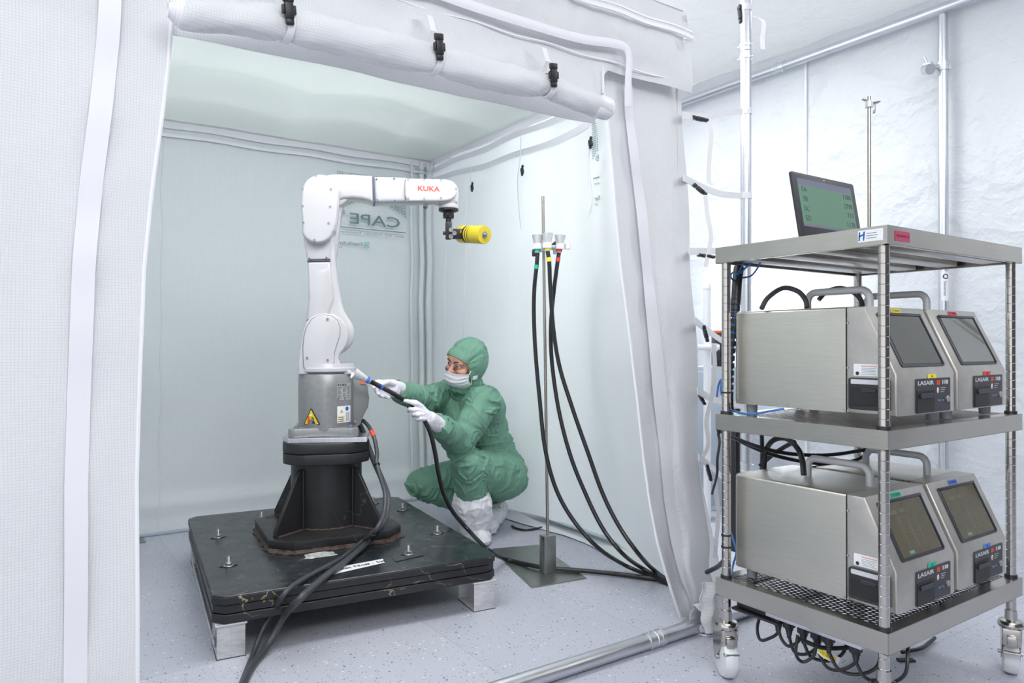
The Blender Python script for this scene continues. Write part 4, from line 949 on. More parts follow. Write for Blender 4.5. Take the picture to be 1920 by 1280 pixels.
probe('air_probe', at(1048, 473, 3.1), UP + RT * .08, [at(1048, 474, 3.1)] + fl_([(1045, 495, 3.1), (1038, 550, 3.11), (1033, 610, 3.13), (1035, 680, 3.14), (1048, 770, 3.12), (1070, 855, 3.09), (1100, 930, 3.05), (1130, 990, 3.0), (1165, 1035, 2.93), (1200, 1062, .05), (1240, 1082, .024), (1285, 1092, .022), (1345, 1092, .022)]), .0088, 'rt', 'rightmost of the three hose probes hung on the rod stand, with red tape', 7)
# the probe in the person's hands
nb0 = at(693, 714, 2.93); nd = at(668, 701.5, 2.905) - nb0
held = probe('air_probe', nb0, nd, [nb0] + fl_([(703, 719, 2.96), (716, 726, 3.02), (733, 735, 3.09), (750, 745, 3.13), (767, 754, 3.14), (783, 770, 3.145), (797, 790, 3.15), (808, 815, 3.16), (816, 850, 3.18), (822, 885, 3.2), (832, 925, 3.25), (850, 960, 3.3), (880, 995, 3.32), (915, 1030, .12), (950, 1048, .02), (1000, 1060, .02), (1030, 1064.5, .018), (1100, 1070, .016), (1170, 1077, .014), (1240, 1086, .012), (1300, 1088, .012), (1345, 1086, .012)]), .0098, 'blue', 'hose probe with blue tape held in both gloved hands', 18)
tag(obj('floor_cable', tube(nb(), spline([on_z(a, b, .006) for a, b in ((960, 985), (968, 990), (985, 993), (1004, 991), (1015, 988))], 6), .006, 8), 'hose', origin=on_z(985, 992, 0)), 'short black cable loop on the floor by the tent side wall hem', 'cable')

# ================================================================== THE CART
CX0, CX1, CY0, CY1 = 1.733, 2.487, .932, 1.455; SZ = (.298, .788, 1.287); SH = (.052, .047, .047)
t = cart = thing('equipment_cart', ((CX0 + CX1) / 2, (CY0 + CY1) / 2, 0), 'three-shelf stainless steel cart on casters carrying four particle counters', 'cart')
def rim(bm, zt, h):
    th = .0016
    for x0, y0, x1, y1 in ((CX0, CY0, CX1, CY0 + th), (CX0, CY1 - th, CX1, CY1), (CX0, CY0, CX0 + th, CY1), (CX1 - th, CY0, CX1, CY1)): bx(bm, x0, y0, zt - h, x1, y1, zt)
    for x0, y0, x1, y1 in ((CX0, CY0, CX1, CY0 + .012), (CX0, CY1 - .012, CX1, CY1), (CX0, CY0, CX0 + .012, CY1), (CX1 - .012, CY0, CX1, CY1)): bx(bm, x0, y0, zt - h, x1, y1, zt - h + th)
    return bm
def rrprism(bm, zt, th, r=.004): return prism(bm, rrect(CX1 - CX0 - .006, CY1 - CY0 - .006, r, 4, (CX0 + CX1) / 2, (CY0 + CY1) / 2), Matrix.Identity(4), zt - th, zt)
# top shelf: closed tray turned down, with channels below
SD = .026
s = obj('top_shelf', rrprism(nb(), SZ[2] - SD, .002), 'steel_rim', t)
obj('shelf_rim', rim(nb(), SZ[2] - .001, SH[2]), 'steel_rim', s)
for k in range(4):
    y = lerp(CY0 + .07, CY1 - .07, k / 3); bm = nb(); bx(bm, CX0 + .03, y - .03, SZ[2] - .044, CX1 - .03, y + .03, SZ[2] - SD - .002, .002); obj('channel', bm, 'steel', s)
# middle shelf: rim frame and expanded mesh
def frameplate(bm, zt, w):
    for x0, y0, x1, y1 in ((CX0, CY0, CX1, CY0 + w), (CX0, CY1 - w, CX1, CY1), (CX0, CY0 + w, CX0 + w, CY1 - w), (CX1 - w, CY0 + w, CX1, CY1 - w)): bx(bm, x0, y0, zt - .0018, x1, y1, zt)
    return bm
s = obj('middle_shelf', frameplate(nb(), SZ[1], .035), 'steel_rim', t); obj('shelf_rim', rim(nb(), SZ[1] - .001, SH[1]), 'steel_rim', s)
me_v = []; me_f = []
def quadbar(a, b, w, z, h=.0014):
    d = (V(b) - V(a)).normalized(); n = V((-d.y, d.x, 0)) * w / 2; i = len(me_v)
    for dz in (0, -h):
        for p in (V(a) + n, V(a) - n, V(b) - n, V(b) + n): me_v.append((p.x, p.y, z + dz))
    me_f.extend([(i, i + 1, i + 2, i + 3), (i + 7, i + 6, i + 5, i + 4), (i, i + 3, i + 7, i + 4), (i + 1, i + 5, i + 6, i + 2)])
X0, X1, Y0, Y1 = CX0 + .034, CX1 - .034, CY0 + .034, CY1 - .034; ax, ay = .016, .0075
nx_, ny_ = int((X1 - X0) / ax), int((Y1 - Y0) / ay)
for i in range(nx_ + 1):
    for j in range(ny_):
        x = X0 + i * ax + (ax / 2 if j % 2 else 0); y = Y0 + j * ay
        for sg in (-1, 1):
            x2 = x + sg * ax / 2
            if X0 - .002 <= x2 <= X1 + .004 and x <= X1: quadbar((x, y, 0), (x2, y + ay, 0), .0026, SZ[1] - .0006)
me = bpy.data.meshes.new('wire_mesh'); me.from_pydata(me_v, [], me_f); obj('wire_mesh', me, 'steel', s, smooth=0)
# bottom shelf: perforated plate
s = obj('bottom_shelf', frameplate(nb(), SZ[0], .035), 'steel_rim', t); obj('shelf_rim', rim(nb(), SZ[0] - .001, SH[0]), 'steel_rim', s)
pv = []; pf = []; pit = .0172; ry = pit * .866; rr = .0066
nx_, ny_ = int((X1 - X0) / pit), int((Y1 - Y0) / ry)
for j in range(ny_ + 1):
    for i in range(nx_ + 1):
        x = X0 + i * pit + (pit / 2 if j % 2 else 0); y = Y0 + j * ry
        if x > X1: continue
        b = len(pv); R6 = pit / sqrt(3)
        for k in range(12):
            a = k * pi / 6 + pi / 6; rh = R6 if k % 2 == 0 else R6 * .866
            pv.append((x + rh * cos(a), y + rh * sin(a), SZ[0] - .0004)); 
        for k in range(12):
            a = k * pi / 6 + pi / 6; pv.append((x + rr * cos(a), y + rr * sin(a), SZ[0] - .0004))
        for k in range(12):
            a = k * pi / 6 + pi / 6; pv.append((x + rr * cos(a), y + rr * sin(a), SZ[0] - .0022))
        for k in range(12):
            k2 = (k + 1) % 12; pf.append((b + k, b + k2, b + 12 + k2, b + 12 + k)); pf.append((b + 12 + k, b + 12 + k2, b + 24 + k2, b + 24 + k))
me = bpy.data.meshes.new('perforated_plate'); me.from_pydata(pv, [], pf); obj('perforated_plate', me, 'perf', s, smooth=0)
# posts with groove rings, casters
PR = .0135
corners = [(CX0 + .022, CY0 + .022), (CX0 + .022, CY1 - .022), (CX1 - .022, CY0 + .022), (CX1 - .022, CY1 - .022)]
for n, (x, y) in enumerate(corners):
    prof = [(PR - .001, .165)]
    z = .18
    while z < SZ[2] - .06:
        prof += [(PR, z), (PR, z + .0225), (PR - .0009, z + .0235), (PR - .0009, z + .0247)]; z += .0254
    po = obj('post', lathe(nb(), prof, Matrix.Translation((x, y, 0)), 22), 'chrome', t)
    for zz in SZ[:2]:
        obj('sleeve', lathe(nb(), [(PR, -.004), (PR + .004, -.004), (PR + .003, .008), (PR, .009)], Matrix.Translation((x, y, zz)), 20), 'black', po)
    sw = [radians(-120), radians(58), radians(25), radians(40)][n]; d = V((cos(sw), sin(sw), 0)); sd = UP.cross(d)
    wc_ = V((x, y, 0)) + d * (.03 if n != 1 else .004); WR = .06
    bm = nb(); lathe(bm, [(.0135, .2), (.016, .2), (.017, .172), (.03, .168), (.035, .16), (.035, .152), (.03, .146), (.0001, .146)], Matrix.Translation((x, y, 0)), 26)
    ca = obj('caster', bm, 'chrome', t)
    for sgn in (-1, 1):
        pts = [(-.034, .15), (.03, .15), (.048, .12), (.048, .07), (.036, .045), (.02, .045), (-.004, .08), (-.03, .12)]
        obj('fork_plate', prism(nb(), pts, frame(V((x, y, 0)) + sd * (sgn * .024 - .0015), d, UP, d.cross(UP) if False else -sd) if False else frame(V((x, y, 0)) + sd * (sgn * .0235), d, UP, d.cross(UP)), -.0015, .0015, .0008, 1), 'chrome', ca)
    obj('fork_plate', bxm(nb(), frame(V((x, y, 0)) - d * .030 + UP * .125, d, sd, UP), .003, .045, .05, .001), 'chrome', ca)
    bm = nb(); cyl(bm, wc_ + UP * WR - sd * .032, wc_ + UP * WR + sd * .032, .006, seg=12); obj('axle', bm, 'zinc', ca)
    # wheel wrapped in white film
    bm = nb(); m = axisM(wc_ + UP * WR, sd)
    prof = [(.006, -.02), (.045, -.021), (.056, -.018), (WR - .001, -.010), (WR, 0), (WR - .001, .010), (.056, .018), (.045, .021), (.006, .02)]
    lathe(bm, prof, m, 36)
    for v in bm.verts:
        q = v.co - (wc_ + UP * WR); k = 1 + .05 * noise.noise(v.co * 45); v.co = wc_ + UP * WR + q * k; v.co.z = max(v.co.z, .0008)
    obj('wheel', bm, 'wheel', ca)
    bm = nb(); bxm(bm, frame(V((x, y, .118)) - d * .040, d, sd, UP), .014, .026, .028, .003); bxm(bm, frame(V((x, y, .085)) - d * .044, d, sd, UP), .016, .046, .006, .002); obj('brake_pedal', bm, 'chrome', ca)
# labels on the top rim
def ylab(px0, px1, py0, py1, y): a = on_y(px0, py0, y); b = on_y(px1, py1, y); return a, b
a = on_x(1609, 443, CX0 - .0008); b = on_x(1656, 436, CX0 - .0008); zc = 1.265
lb = obj('maker_label', bx(nb(), CX0 - .0012, b.y, zc - .0145, CX0 - .0002, a.y, zc + .0145), 'white', t)
yc = (a.y + b.y) / 2; W_ = a.y - b.y; lf = planefn((CX0 - .0013, yc, zc), (0, -1, 0), (0, 0, 1))
for pts in ([(-.48, -.011), (-.42, -.011), (-.40, .011), (-.46, .011)], [(-.30, -.011), (-.24, -.011), (-.21, .011), (-.28, .011)], [(-.46, -.002), (-.27, .002), (-.265, .006), (-.45, .002)]):
    bm = nb(); bm.faces.new([bm.verts.new(lf(x * W_, y, .0003)) for x, y in pts]); obj('blue_mark', bm, 'blueink', lb, smooth=0)
bm = nb()
for r in range(3): bm.faces.new([bm.verts.new(lf(x * W_, y, .0003)) for x, y in ((-.15, .005 - r * .006), (.25 + .05 * (r % 2), .005 - r * .006), (.25 + .05 * (r % 2), .0065 - r * .006), (-.15, .0065 - r * .006))])
obj('label_text_lines', bm, 'ink', lb, smooth=0)
a = on_y(1679, 440, CY0 - .001); b = on_y(1706, 440, CY0 - .001)
lb = obj('magenta_label', bx(nb(), a.x, CY0 - .0012, 1.250, b.x, CY0 - .0002, 1.275), 'purple', t)
text('System 5', .007, planefn(((a.x + b.x) / 2, CY0 - .0014, 1.2635), (1, 0, 0), (0, 0, 1)), 'handwriting', 'txt', lb, w=(b.x - a.x) * .85)
# cable ties on the left rear post
for z in (.852, .745, .425, .39):
    obj('cable_tie', lathe(nb(), [(PR, -.0025), (PR + .002, -.0025), (PR + .002, .0025), (PR, .0025)], Matrix.Translation((corners[1][0], corners[1][1], z)), 18), 'black', t)

# ================================================================== PARTICLE COUNTERS
def counter(x0, x1, zb, label, tape, top_txt, bot_txt, lcd, side=True, lit=False):
    y0, y1 = .942, 1.44; H = .277; zk = zb + .103; yt = y0 + .083; zt = zb + H
    zs = zb - .028
    t = thing('particle_counter', ((x0 + x1) / 2, (y0 + y1) / 2, zs), label, 'particle counter', 'stainless particle counters on the cart')
    prof = [(y0, zb), (y0, zk), (yt, zt), (y1 - .01, zt), (y1, zt - .01), (y1, zb)]
    MX = frame(V((x0, 0, 0)), V((0, 1, 0)), V((0, 0, 1)), V((1, 0, 0)))
    seam = y0 + .133
    prof_b = [(seam + .0006, zb), (seam + .0006, zt), (y1 - .012, zt), (y1, zt - .012), (y1, zb)]
    prof_f = [(y0, zb), (y0, zk), (yt, zt), (seam - .0006, zt), (seam - .0006, zb)]
    bm = nb(); bx(bm, x0, seam + .0006, zb, x1, y1, zt); bm.normal_update()
    es = [e for e in bm.edges if abs(e.verts[0].co.z - e.verts[1].co.z) > .1 and e.verts[0].co.y > y1 - .01]; bmesh.ops.bevel(bm, geom=es, offset=.024, segments=8, affect='EDGES', profile=.5)
    es = [e for e in bm.edges if e.verts[0].co.z > zt - .001 and e.verts[1].co.z > zt - .001 and not (e.verts[0].co.y < seam + .002 and e.verts[1].co.y < seam + .002)]; bmesh.ops.bevel(bm, geom=[e for e in es if len(e.link_faces) == 2 and e.calc_face_angle(0) > .5], offset=.008, segments=3, affect='EDGES', profile=.5)
    obj('case', bm, 'steel_v', t)
    obj('front_housing', prism(nb(), prof_f, MX, 0, x1 - x0, .006, 3), 'bezel', t)
    obj('side_panel', bx(nb(), x0 - .0008, y0 + .03, zb + .004, x0 + .01, seam - .001, zb + .1), 'steel_v', t) if False else None
    # slanted front frame of reference
    vs = V((0, yt - y0, zt - zk)); Ls = vs.length; vs.normalize(); us = V((1, 0, 0)); ns = us.cross(vs); xc = (x0 + x1) / 2
    So = V((xc, y0, zk)); w = x1 - x0
    SM = frame(So, us, vs, ns)
    fr = obj('screen_frame', prism(nb(), rrect(w * .74, Ls * .80, .006, 3, 0, Ls * .5), SM, .0003, .0035, .001, 1), 'frame', t)
    sc_ = obj('screen', prism(nb(), rrect(w * .66, Ls * .71, .003, 3, -.002, Ls * .5), SM, .003, .0042, 0), lcd, t)
    bm = nb(); bxm(bm, SM @ Matrix.Translation((w * .345, Ls * .5, .0045)), .006, Ls * .75, .004, .001); bxm(bm, SM @ Matrix.Translation((0, Ls * .88, .0045)), w * .72, .008, .004, .001); obj('screen_lip', bm, 'frame', fr)
    if lit:
        sf = lambda a, b, c: SM @ V((a, b + Ls * .5, .0045 + c)); bm = nb()
        def rc(a0, b0, a1, b1): bm.faces.new([bm.verts.new(sf(x, y, 0)) for x, y in ((a0, b0), (a1, b0), (a1, b1), (a0, b1))])
        rc(-w * .26, Ls * .20, -w * .14, Ls * .25); rc(-w * .10, Ls * .20, -w * .02, Ls * .25)
        for k in range(9):
            y = Ls * .13 - k * Ls * .048; rc(-w * .2, y, w * .14, y + .0008); rc(-w * .17, y + .002, -w * .15, y + .006); rc(-w * .04, y + .002, -w * .01, y + .006); rc(w * .09, y + .002, w * .11, y + .006)
        rc(-w * .22, Ls * .15, w * .16, Ls * .156)
        obj('screen_marks', bm, 'lcd_ink', sc_, smooth=0)
        bm = nb(); rc(-w * .21, -Ls * .33, -w * .13, -Ls * .29); obj('green_button', bm, 'gown', sc_, smooth=0)
    # control panel
    pw = w * .60; pc = xc + w * .10; PM_ = frame(V((pc, y0, zb)), V((1, 0, 0)), V((0, 0, 1)), V((0, -1, 0)))
    cp_ = obj('control_panel', prism(nb(), rrect(pw, .088, .003, 2, 0, .047), PM_, .0003, .003, .0006, 1), 'panel', t)
    pf_ = lambda a, b, c: PM_ @ V((a, b, .0031 + c))
    text('LASAIR', .0105, lambda a, b, c: pf_(a - pw * .235, b + .079, c), 'lettering', 'handle', cp_, w=pw * .46, bold=.02)
    text('110', .0105, lambda a, b, c: pf_(a + pw * .33, b + .079, c), 'lettering', 'white', cp_, w=pw * .17, bold=.03)
    bm = nb(); 
    for k in range(3): q = [(pw * (.09 + k * .032), .073), (pw * (.117 + k * .032), .073), (pw * (.117 + k * .032), .085), (pw * (.09 + k * .032), .085)]; bm.faces.new([bm.verts.new(pf_(a, b, 0)) for a, b in q])
    obj('red_mark', bm, 'red', cp_, smooth=0)
    obj('drawer', prism(nb(), rrect(pw * .5, .058, .002, 2, -pw * .235, .032), PM_, .003, .0045, .0005, 1), 'slot', t)
    obj('drawer_grip', prism(nb(), rrect(pw * .38, .013, .006, 4, -pw * .235, .047), PM_, .004, .009, .001, 1), 'frame', t)
    q = PM_ @ V((pw * .40, .034, .003)); obj('power_button', lathe(nb(), [(.0085, 0), (.0085, .003), (.007, .0045), (.0001, .0045)], axisM(q, (0, -1, 0)), 22), 'zinc', t)
    bm = bxm(nb(), PM_ @ Matrix.Translation((pw * .19, .032, .0035)), .014, .005, .002); u_ = obj('usb_port', bm, 'blueink', t)
    bm = nb()
    for dx in (-.012, .012): cyl(bm, PM_ @ V((pw * .19 + dx, .032, .003)), PM_ @ V((pw * .19 + dx, .032, .006)), .0025, seg=8)
    obj('port_screws', bm, 'zinc', u_)
    bm = nb(); e = [pf_(pw * .12 + .0052 * cos(k * pi / 8), .059 + .0078 * sin(k * pi / 8), 0) for k in range(16)]; bm.faces.new([bm.verts.new(p) for p in e]); em = obj('maker_emblem', bm, 'white', cp_, smooth=0)
    bm = nb(); bm.faces.new([bm.verts.new(pf_(pw * .12 + x, .059 + y, .0003)) for x, y in ((-.001, -.006), (.001, -.006), (.0014, .002), (-.0014, .002))]); obj('red_mark', bm, 'red', cp_, smooth=0)
    bm = nb()
    for k in range(3): bm.faces.new([bm.verts.new(pf_(pw * x, .064 - k * .0055 + y, 0)) for x, y in ((.2, 0), (.36 - .03 * k, 0), (.36 - .03 * k, .0014), (.2, .0014))])
    obj('panel_text_lines', bm, 'handle', cp_, smooth=0)
    # tapes
    for (cx_, b, M_, h0, tx) in ((-w * .02, Ls * 1.0 - .006, SM, .0006, top_txt), (w * .08, -.004, frame(V((xc, y0, zk)), us, V((0, 0, 1)), V((0, -1, 0))), .0006, bot_txt)):
        if h0 and b > 0: Mt = SM @ Matrix.Translation((cx_, Ls * .945, .0012))
        else: Mt = M_ @ Matrix.Translation((cx_, -.0075, .0012))
        tw = .046 if b > 0 else .042
        tp_ = obj('tape_label', bxm(nb(), Mt, tw, .0125, .0008), tape, t)
        text(tx, .0062, lambda a, b2, c, Mt=Mt: Mt @ V((a, b2, .0006 + c)), 'handwriting', 'txt', tp_, w=tw * (.78 if b > 0 else .22))
    # handle, feet
    hx = xc + .005; P = [V((hx, y0 + .155, zt - .002)), V((hx, y0 + .155, zt + .028))] + [V((hx, y0 + .155 + .026 * (1 - cos(a)), zt + .028 + .026 * sin(a))) for a in (.35, .8, 1.2, pi / 2)]
    P2 = [V((p.x, 2 * (y0 + .25) - p.y, p.z)) for p in P[::-1]]
    obj('carry_handle', tube(nb(), P + P2, .0105, 16), 'handle', t)
    for fx in (x0 + .028, x1 - .028):
        for fy in (y0 + .045, y1 - .05): obj('foot', cyl(nb(), (fx, fy, zs + .0005), (fx, fy, zb + .001), .0145, .0165, 22), 'foot_g', t)
    # left side: fan cover, sticker, screws
    SMx = frame(V((x0, 0, zb)), V((0, -1, 0)), V((0, 0, 1)), V((-1, 0, 0)))
    fc = obj('side_filter_cover', prism(nb(), rrect(.108, .082, .007, 3, -(y0 + .068), .052), SMx, .0003, .010, .003, 2), 'panel', t)
    obj('cover_window', prism(nb(), rrect(.09, .012, .002, 2, -(y0 + .068), .083), SMx, .010, .0112, 0), 'handle', fc)
    obj('cover_grille', prism(nb(), rrect(.082, .046, .004, 2, -(y0 + .072), .045), SMx, .010, .0122, .001, 1), 'slot', fc)
    obj('cover_latch', prism(nb(), rrect(.04, .01, .003, 2, -(y0 + .065), .062), SMx, .012, .0145, .001, 1), 'panel', fc)
    stk = obj('sticker', prism(nb(), rrect(.066, .031, .002, 2, -(y0 + .078), .113), SMx, .0003, .001, 0), 'white', t)
    sf2 = lambda a, b, c: SMx @ V((a - (y0 + .078), b + .113, .0011 + c))
    text('Particle Measuring', .0035, lambda a, b, c: sf2(a + .008, b + .010, c), 'lettering', 'red', stk, w=.04)
    bm = nb()
    for k in range(5): bm.faces.new([bm.verts.new(sf2(x, .004 - k * .0038 + y, 0)) for x, y in ((-.012, 0), (.026 - .004 * (k % 2), 0), (.026 - .004 * (k % 2), .001), (-.012, .001))])
    obj('text_lines', bm, 'ink', stk, smooth=0)
    bm = nb(); bm.faces.new([bm.verts.new(sf2(-.023 + .005 * cos(k * pi / 7), -.009 + .005 * sin(k * pi / 7), 0)) for k in range(14)]); obj('round_mark', bm, 'txt', stk, smooth=0)
    for yy, zz in ((seam - .006, .235), (seam - .006, .118), (seam + .006, .006), (seam - .007, .006), (1.25, .006), (y1 - .02, .01), (y0 + .02, .006)):
        obj('screw', lathe(nb(), [(.0001, .0006), (.0012, .0006), (.0034, .0015), (.0036, 0)], axisM(V((x0, yy, zb + zz)), (-1, 0, 0)), 12), 'zinc', t)
    return t
AX = (1.792, 2.088); BX_ = (2.108, 2.400)
counter(*AX, .818, 'upper-shelf particle counter behind the near post, with yellow tape labels', 'yt', '172.18.0.51', '5A', 'lcd_off')
counter(*BX_, .818, 'upper-shelf particle counter on the right, with red tape labels', 'rt', '172.18.0.52', '5B', 'lcd_dim')
counter(*AX, .328, 'bottom-shelf particle counter behind the near post, with green tape labels', 'green', '172.18.0.53', '5C', 'lcd', lit=True)
counter(*BX_, .328, 'bottom-shelf particle counter on the right, with blue tape labels', 'blue', '172.18.0.54', '5D', 'lcd', lit=True)
# ================================================================== LAPTOP, ROD
zt = SZ[2] - SD + .0008; LX0, LX1, LY = 1.741, 2.045, 1.172
t = thing('laptop', ((LX0 + LX1) / 2, LY - .1, zt), 'open black laptop with a green number screen on the top shelf', 'laptop')
kb = obj('keyboard_base', prism(nb(), rrect(LX1 - LX0, .2, .008, 3, (LX0 + LX1) / 2, LY - .098), Matrix.Identity(4), zt, zt + .02, .002, 2), 'lap', t)
bm = nb()
for r in range(5):
    for k in range(13): bx(bm, LX0 + .018 + k * .0208, LY - .04 - r * .02, zt + .0198, LX0 + .036 + k * .0208, LY - .023 - r * .02, zt + .022)
tag(obj('keys', bm, 'slot', kb), kind='stuff')
vu = V((0, .031, .182)).normalized(); LS = .192; LM = frame(V(((LX0 + LX1) / 2, LY - .001, zt + .0195)), V((1, 0, 0)), vu, V((1, 0, 0)).cross(vu)); lw = LX1 - LX0
obj('lid', prism(nb(), rrect(lw, LS, .006, 3, 0, LS / 2), LM, -.008, .0, .0015, 2), 'lap', t)
sw_, sh_ = lw * .86, LS * .76; sc0 = LS * .545
dp = obj('display', prism(nb(), rrect(sw_, sh_ * .76, .001, 1, 0, sc0 - .004), LM, .0, .0008), 'lgreen', t)
obj('title_bar', prism(nb(), rrect(sw_, sh_ * .13, .001, 1, 0, sc0 - .004 + sh_ * .445), LM, .0, .0008), 'lbar', t)
obj('task_bar', prism(nb(), rrect(sw_, sh_ * .05, .001, 1, 0, sc0 - .004 - sh_ * .405), LM, .0, .0008), 'lbar', t)
lfn = lambda a, b, c: LM @ V((a, b + sc0 - .004, .0009 + c))
for k, (l_, r_) in enumerate((('5A', '1380'), ('5B', '2798'), ('5C', '771'), ('5D', '1178'))):
    y = sh_ * (.30 - k * .19)
    text(l_, .0155, lambda a, b, c, y=y: lfn(a - sw_ * .40, b + y, c), 'lettering', 'ltxt', dp)
    text(r_, .0155, lambda a, b, c, y=y: lfn(a + sw_ * .475, b + y, c), 'lettering', 'ltxt', dp, align='RIGHT')
obj('webcam', lathe(nb(), [(.0001, .001), (.0022, .001), (.0022, 0)], axisM(LM @ V((0, LS * .955, 0)), LM.to_3x3() @ V((0, 0, 1))), 12), 'handle', t)
obj('hinge', cyl(nb(), LM @ V((-lw * .42, .004, .0)), LM @ V((-lw * .36, .004, 0)), .006, seg=12), 'handle', t)
rx, ry_ = 2.126, 1.2; rt_ = 1 + (HZ - 180) * V((rx, ry_, 0)).dot(FW) / F
t = thing('steel_rod_stand', (rx, ry_, SZ[2] - SD), 'thin upright steel rod with a small clamp at its tip on the cart top', 'rod')
obj('rod', cyl(nb(), (rx, ry_, zt), (rx, ry_, rt_), .0052, seg=14), 'rodm', t)
obj('rod_foot', lathe(nb(), [(.0001, 0), (.05, 0), (.05, .006), (.006, .008)], Matrix.Translation((rx, ry_, zt)), 24), 'platem', t)
bm = nb(); q = V((rx, ry_, rt_ - .022)); cyl(bm, q - UP * .012, q + UP * .006, .012, seg=12); obj('clamp', bm, 'galv', t)
bm = nb(); bxm(bm, axisM(q + RT * .016 + UP * .002, RT + UP * .15), .018, .004, .03, .0015); bxm(bm, axisM(q - RT * .012 + UP * .01, RT - UP * .6), .012, .004, .02, .001); bxm(bm, axisM(q + RT * .016 - UP * .016, UP + RT * .1), .01, .004, .028, .001); obj('wing_screw', bm, 'zinc', t)

# ================================================================== CABLES AND POWER GEAR ON THE CART
lx, ly = corners[1]
# spiral-wrapped blue bundle down the left rear post
P = spline([at(a, b, z) for a, b, z in ((1385, 505, 2.25), (1382, 530, 2.23), (1380, 560, 2.22), (1377, 600, 2.21), (1371, 650, 2.22), (1368, 700, 2.23), (1367, 745, 2.24), (1368, 765, 2.25))], 10)
t = thing('cable_bundle', P[-1], 'black spiral-wrapped bundle of blue cables hanging beside the left rear cart post', 'cables')
obj('blue_cables', tube(nb(), P, .009, 10), 'eth', t)
bm = nb(); n = 26
for k in range(n):
    i = k / (n - 1) * (len(P) - 2); a = P[int(i)]; d = (P[int(i) + 1] - a).normalized(); a = a + d * (i % 1) * (P[int(i) + 1] - P[int(i)]).length
    ln = .0072; rr = .0155 - .003 * k / n; cyl(bm, a - d * ln, a + d * ln, rr, seg=14)
obj('spiral_sleeve', bm, 'black', t)
for q in (((1385, 520), (1392, 508), (1405, 496), (1415, 488)), ((1384, 522), (1388, 505), (1396, 492), (1402, 486)), ((1390, 521), (1408, 517), (1420, 503), (1428, 487)), ((1382, 520), (1374, 524), (1370, 516), (1376, 510), (1384, 514))):
    obj('blue_cable', tube(nb(), spline([at(a, b, 2.24 - .02 * k) for k, (a, b) in enumerate(q)], 6), .0028, 6), 'eth', t)
def simple(name, l, r, m, label, cat='cable', g=None, closed=False):
    P = spline([at(*q) for q in l], 6); return tag(obj(name, tube(nb(), P, r, 8), m, origin=P[0]), label, cat, g)
simple('network_cable', [(1344, 744, 2.26), (1347, 722, 2.27), (1353, 712, 2.26), (1352, 735, 2.24), (1366, 764, 2.22), (1385, 773, 2.12), (1410, 776, 2.07), (1440, 771, 2.05), (1470, 766, 2.04)], .0032, 'eth', 'blue cable curving under the left end of the yellow-taped counter')
simple('network_cable', [(1366, 985, 2.27), (1374, 1010, 2.22), (1380, 1035, 2.2), (1374, 1060, 2.22), (1371, 1085, 2.2)], .003, 'eth', 'blue cable curving beside the left end of the green-taped counter')
simple('black_hose', [(1428, 578, 2.1), (1440, 558, 2.12), (1468, 540, 2.14), (1496, 546, 2.13), (1510, 562, 2.11), (1513, 576, 2.1)], .0075, 'cable', 'black hose arching over the yellow-taped counter, left of its handle', 'hose')
simple('black_hose', [(1535, 562, 2.3), (1550, 547, 2.3), (1575, 540, 2.28), (1600, 548, 2.26), (1614, 562, 2.25), (1618, 580, 2.24)], .0075, 'cable', 'black hose arching behind the handle of the yellow-taped counter', 'hose')
simple('black_hose', [(1432, 880, 2.3), (1436, 845, 2.28), (1450, 825, 2.24), (1475, 822, 2.2), (1495, 840, 2.12), (1504, 862, 2.08), (1507, 890, 2.06)], .0082, 'hose', 'black hose looping into the top of the green-taped counter', 'hose')
simple('black_hose', [(1345, 806, 2.3), (1400, 830, 2.25), (1450, 845, 2.24), (1500, 852, 2.26), (1560, 852, 2.3), (1620, 843, 2.34), (1648, 838, 2.36)], .006, 'hose', 'black cable sagging across below the middle shelf', 'hose')
simple('black_hose', [(1365, 815, 2.32), (1420, 842, 2.3), (1470, 858, 2.3), (1530, 868, 2.34), (1590, 866, 2.4), (1630, 850, 2.42)], .006, 'hose', 'lower black cable sagging across behind the green-taped counter', 'hose')
simple('black_hose', [(1424, 874, 2.36), (1445, 855, 2.36), (1470, 838, 2.34), (1490, 828, 2.3)], .0075, 'hose', 'black cable rising diagonally behind the green-taped counter', 'hose')
simple('black_hose', [(1428, 808, 2.4), (1429, 850, 2.42), (1428, 880, 2.42)], .007, 'hose', 'black cable hanging straight behind the left end of the green-taped counter', 'hose')
simple('black_hose', [(1620, 842, 2.5), (1626, 862, 2.5), (1622, 885, 2.5)], .008, 'hose', 'black cable hanging behind the near post above the green-taped counter', 'hose')
simple('black_hose', [(1352, 796, 2.19), (1347, 812, 2.2), (1349, 830, 2.26), (1345, 860, 2.35), (1344, 890, 2.4), (1335, 925, 2.5)], .0045, 'hose', 'black cable hanging outside the left rear cart post', 'hose')
simple('black_hose', [(1325, 1072, 2.5), (1345, 1062, 2.42), (1356, 1052, 2.34)], .008, 'hose', 'black hose emerging between the tent flap and left rear post', 'hose')
bm = nb(); q = at(1380, 800, 2.42); bx(bm, q.x, q.y, .3, q.x + .022, q.y + .022, .78, .002)
obj('rear_upright', bm, 'panel', cart)
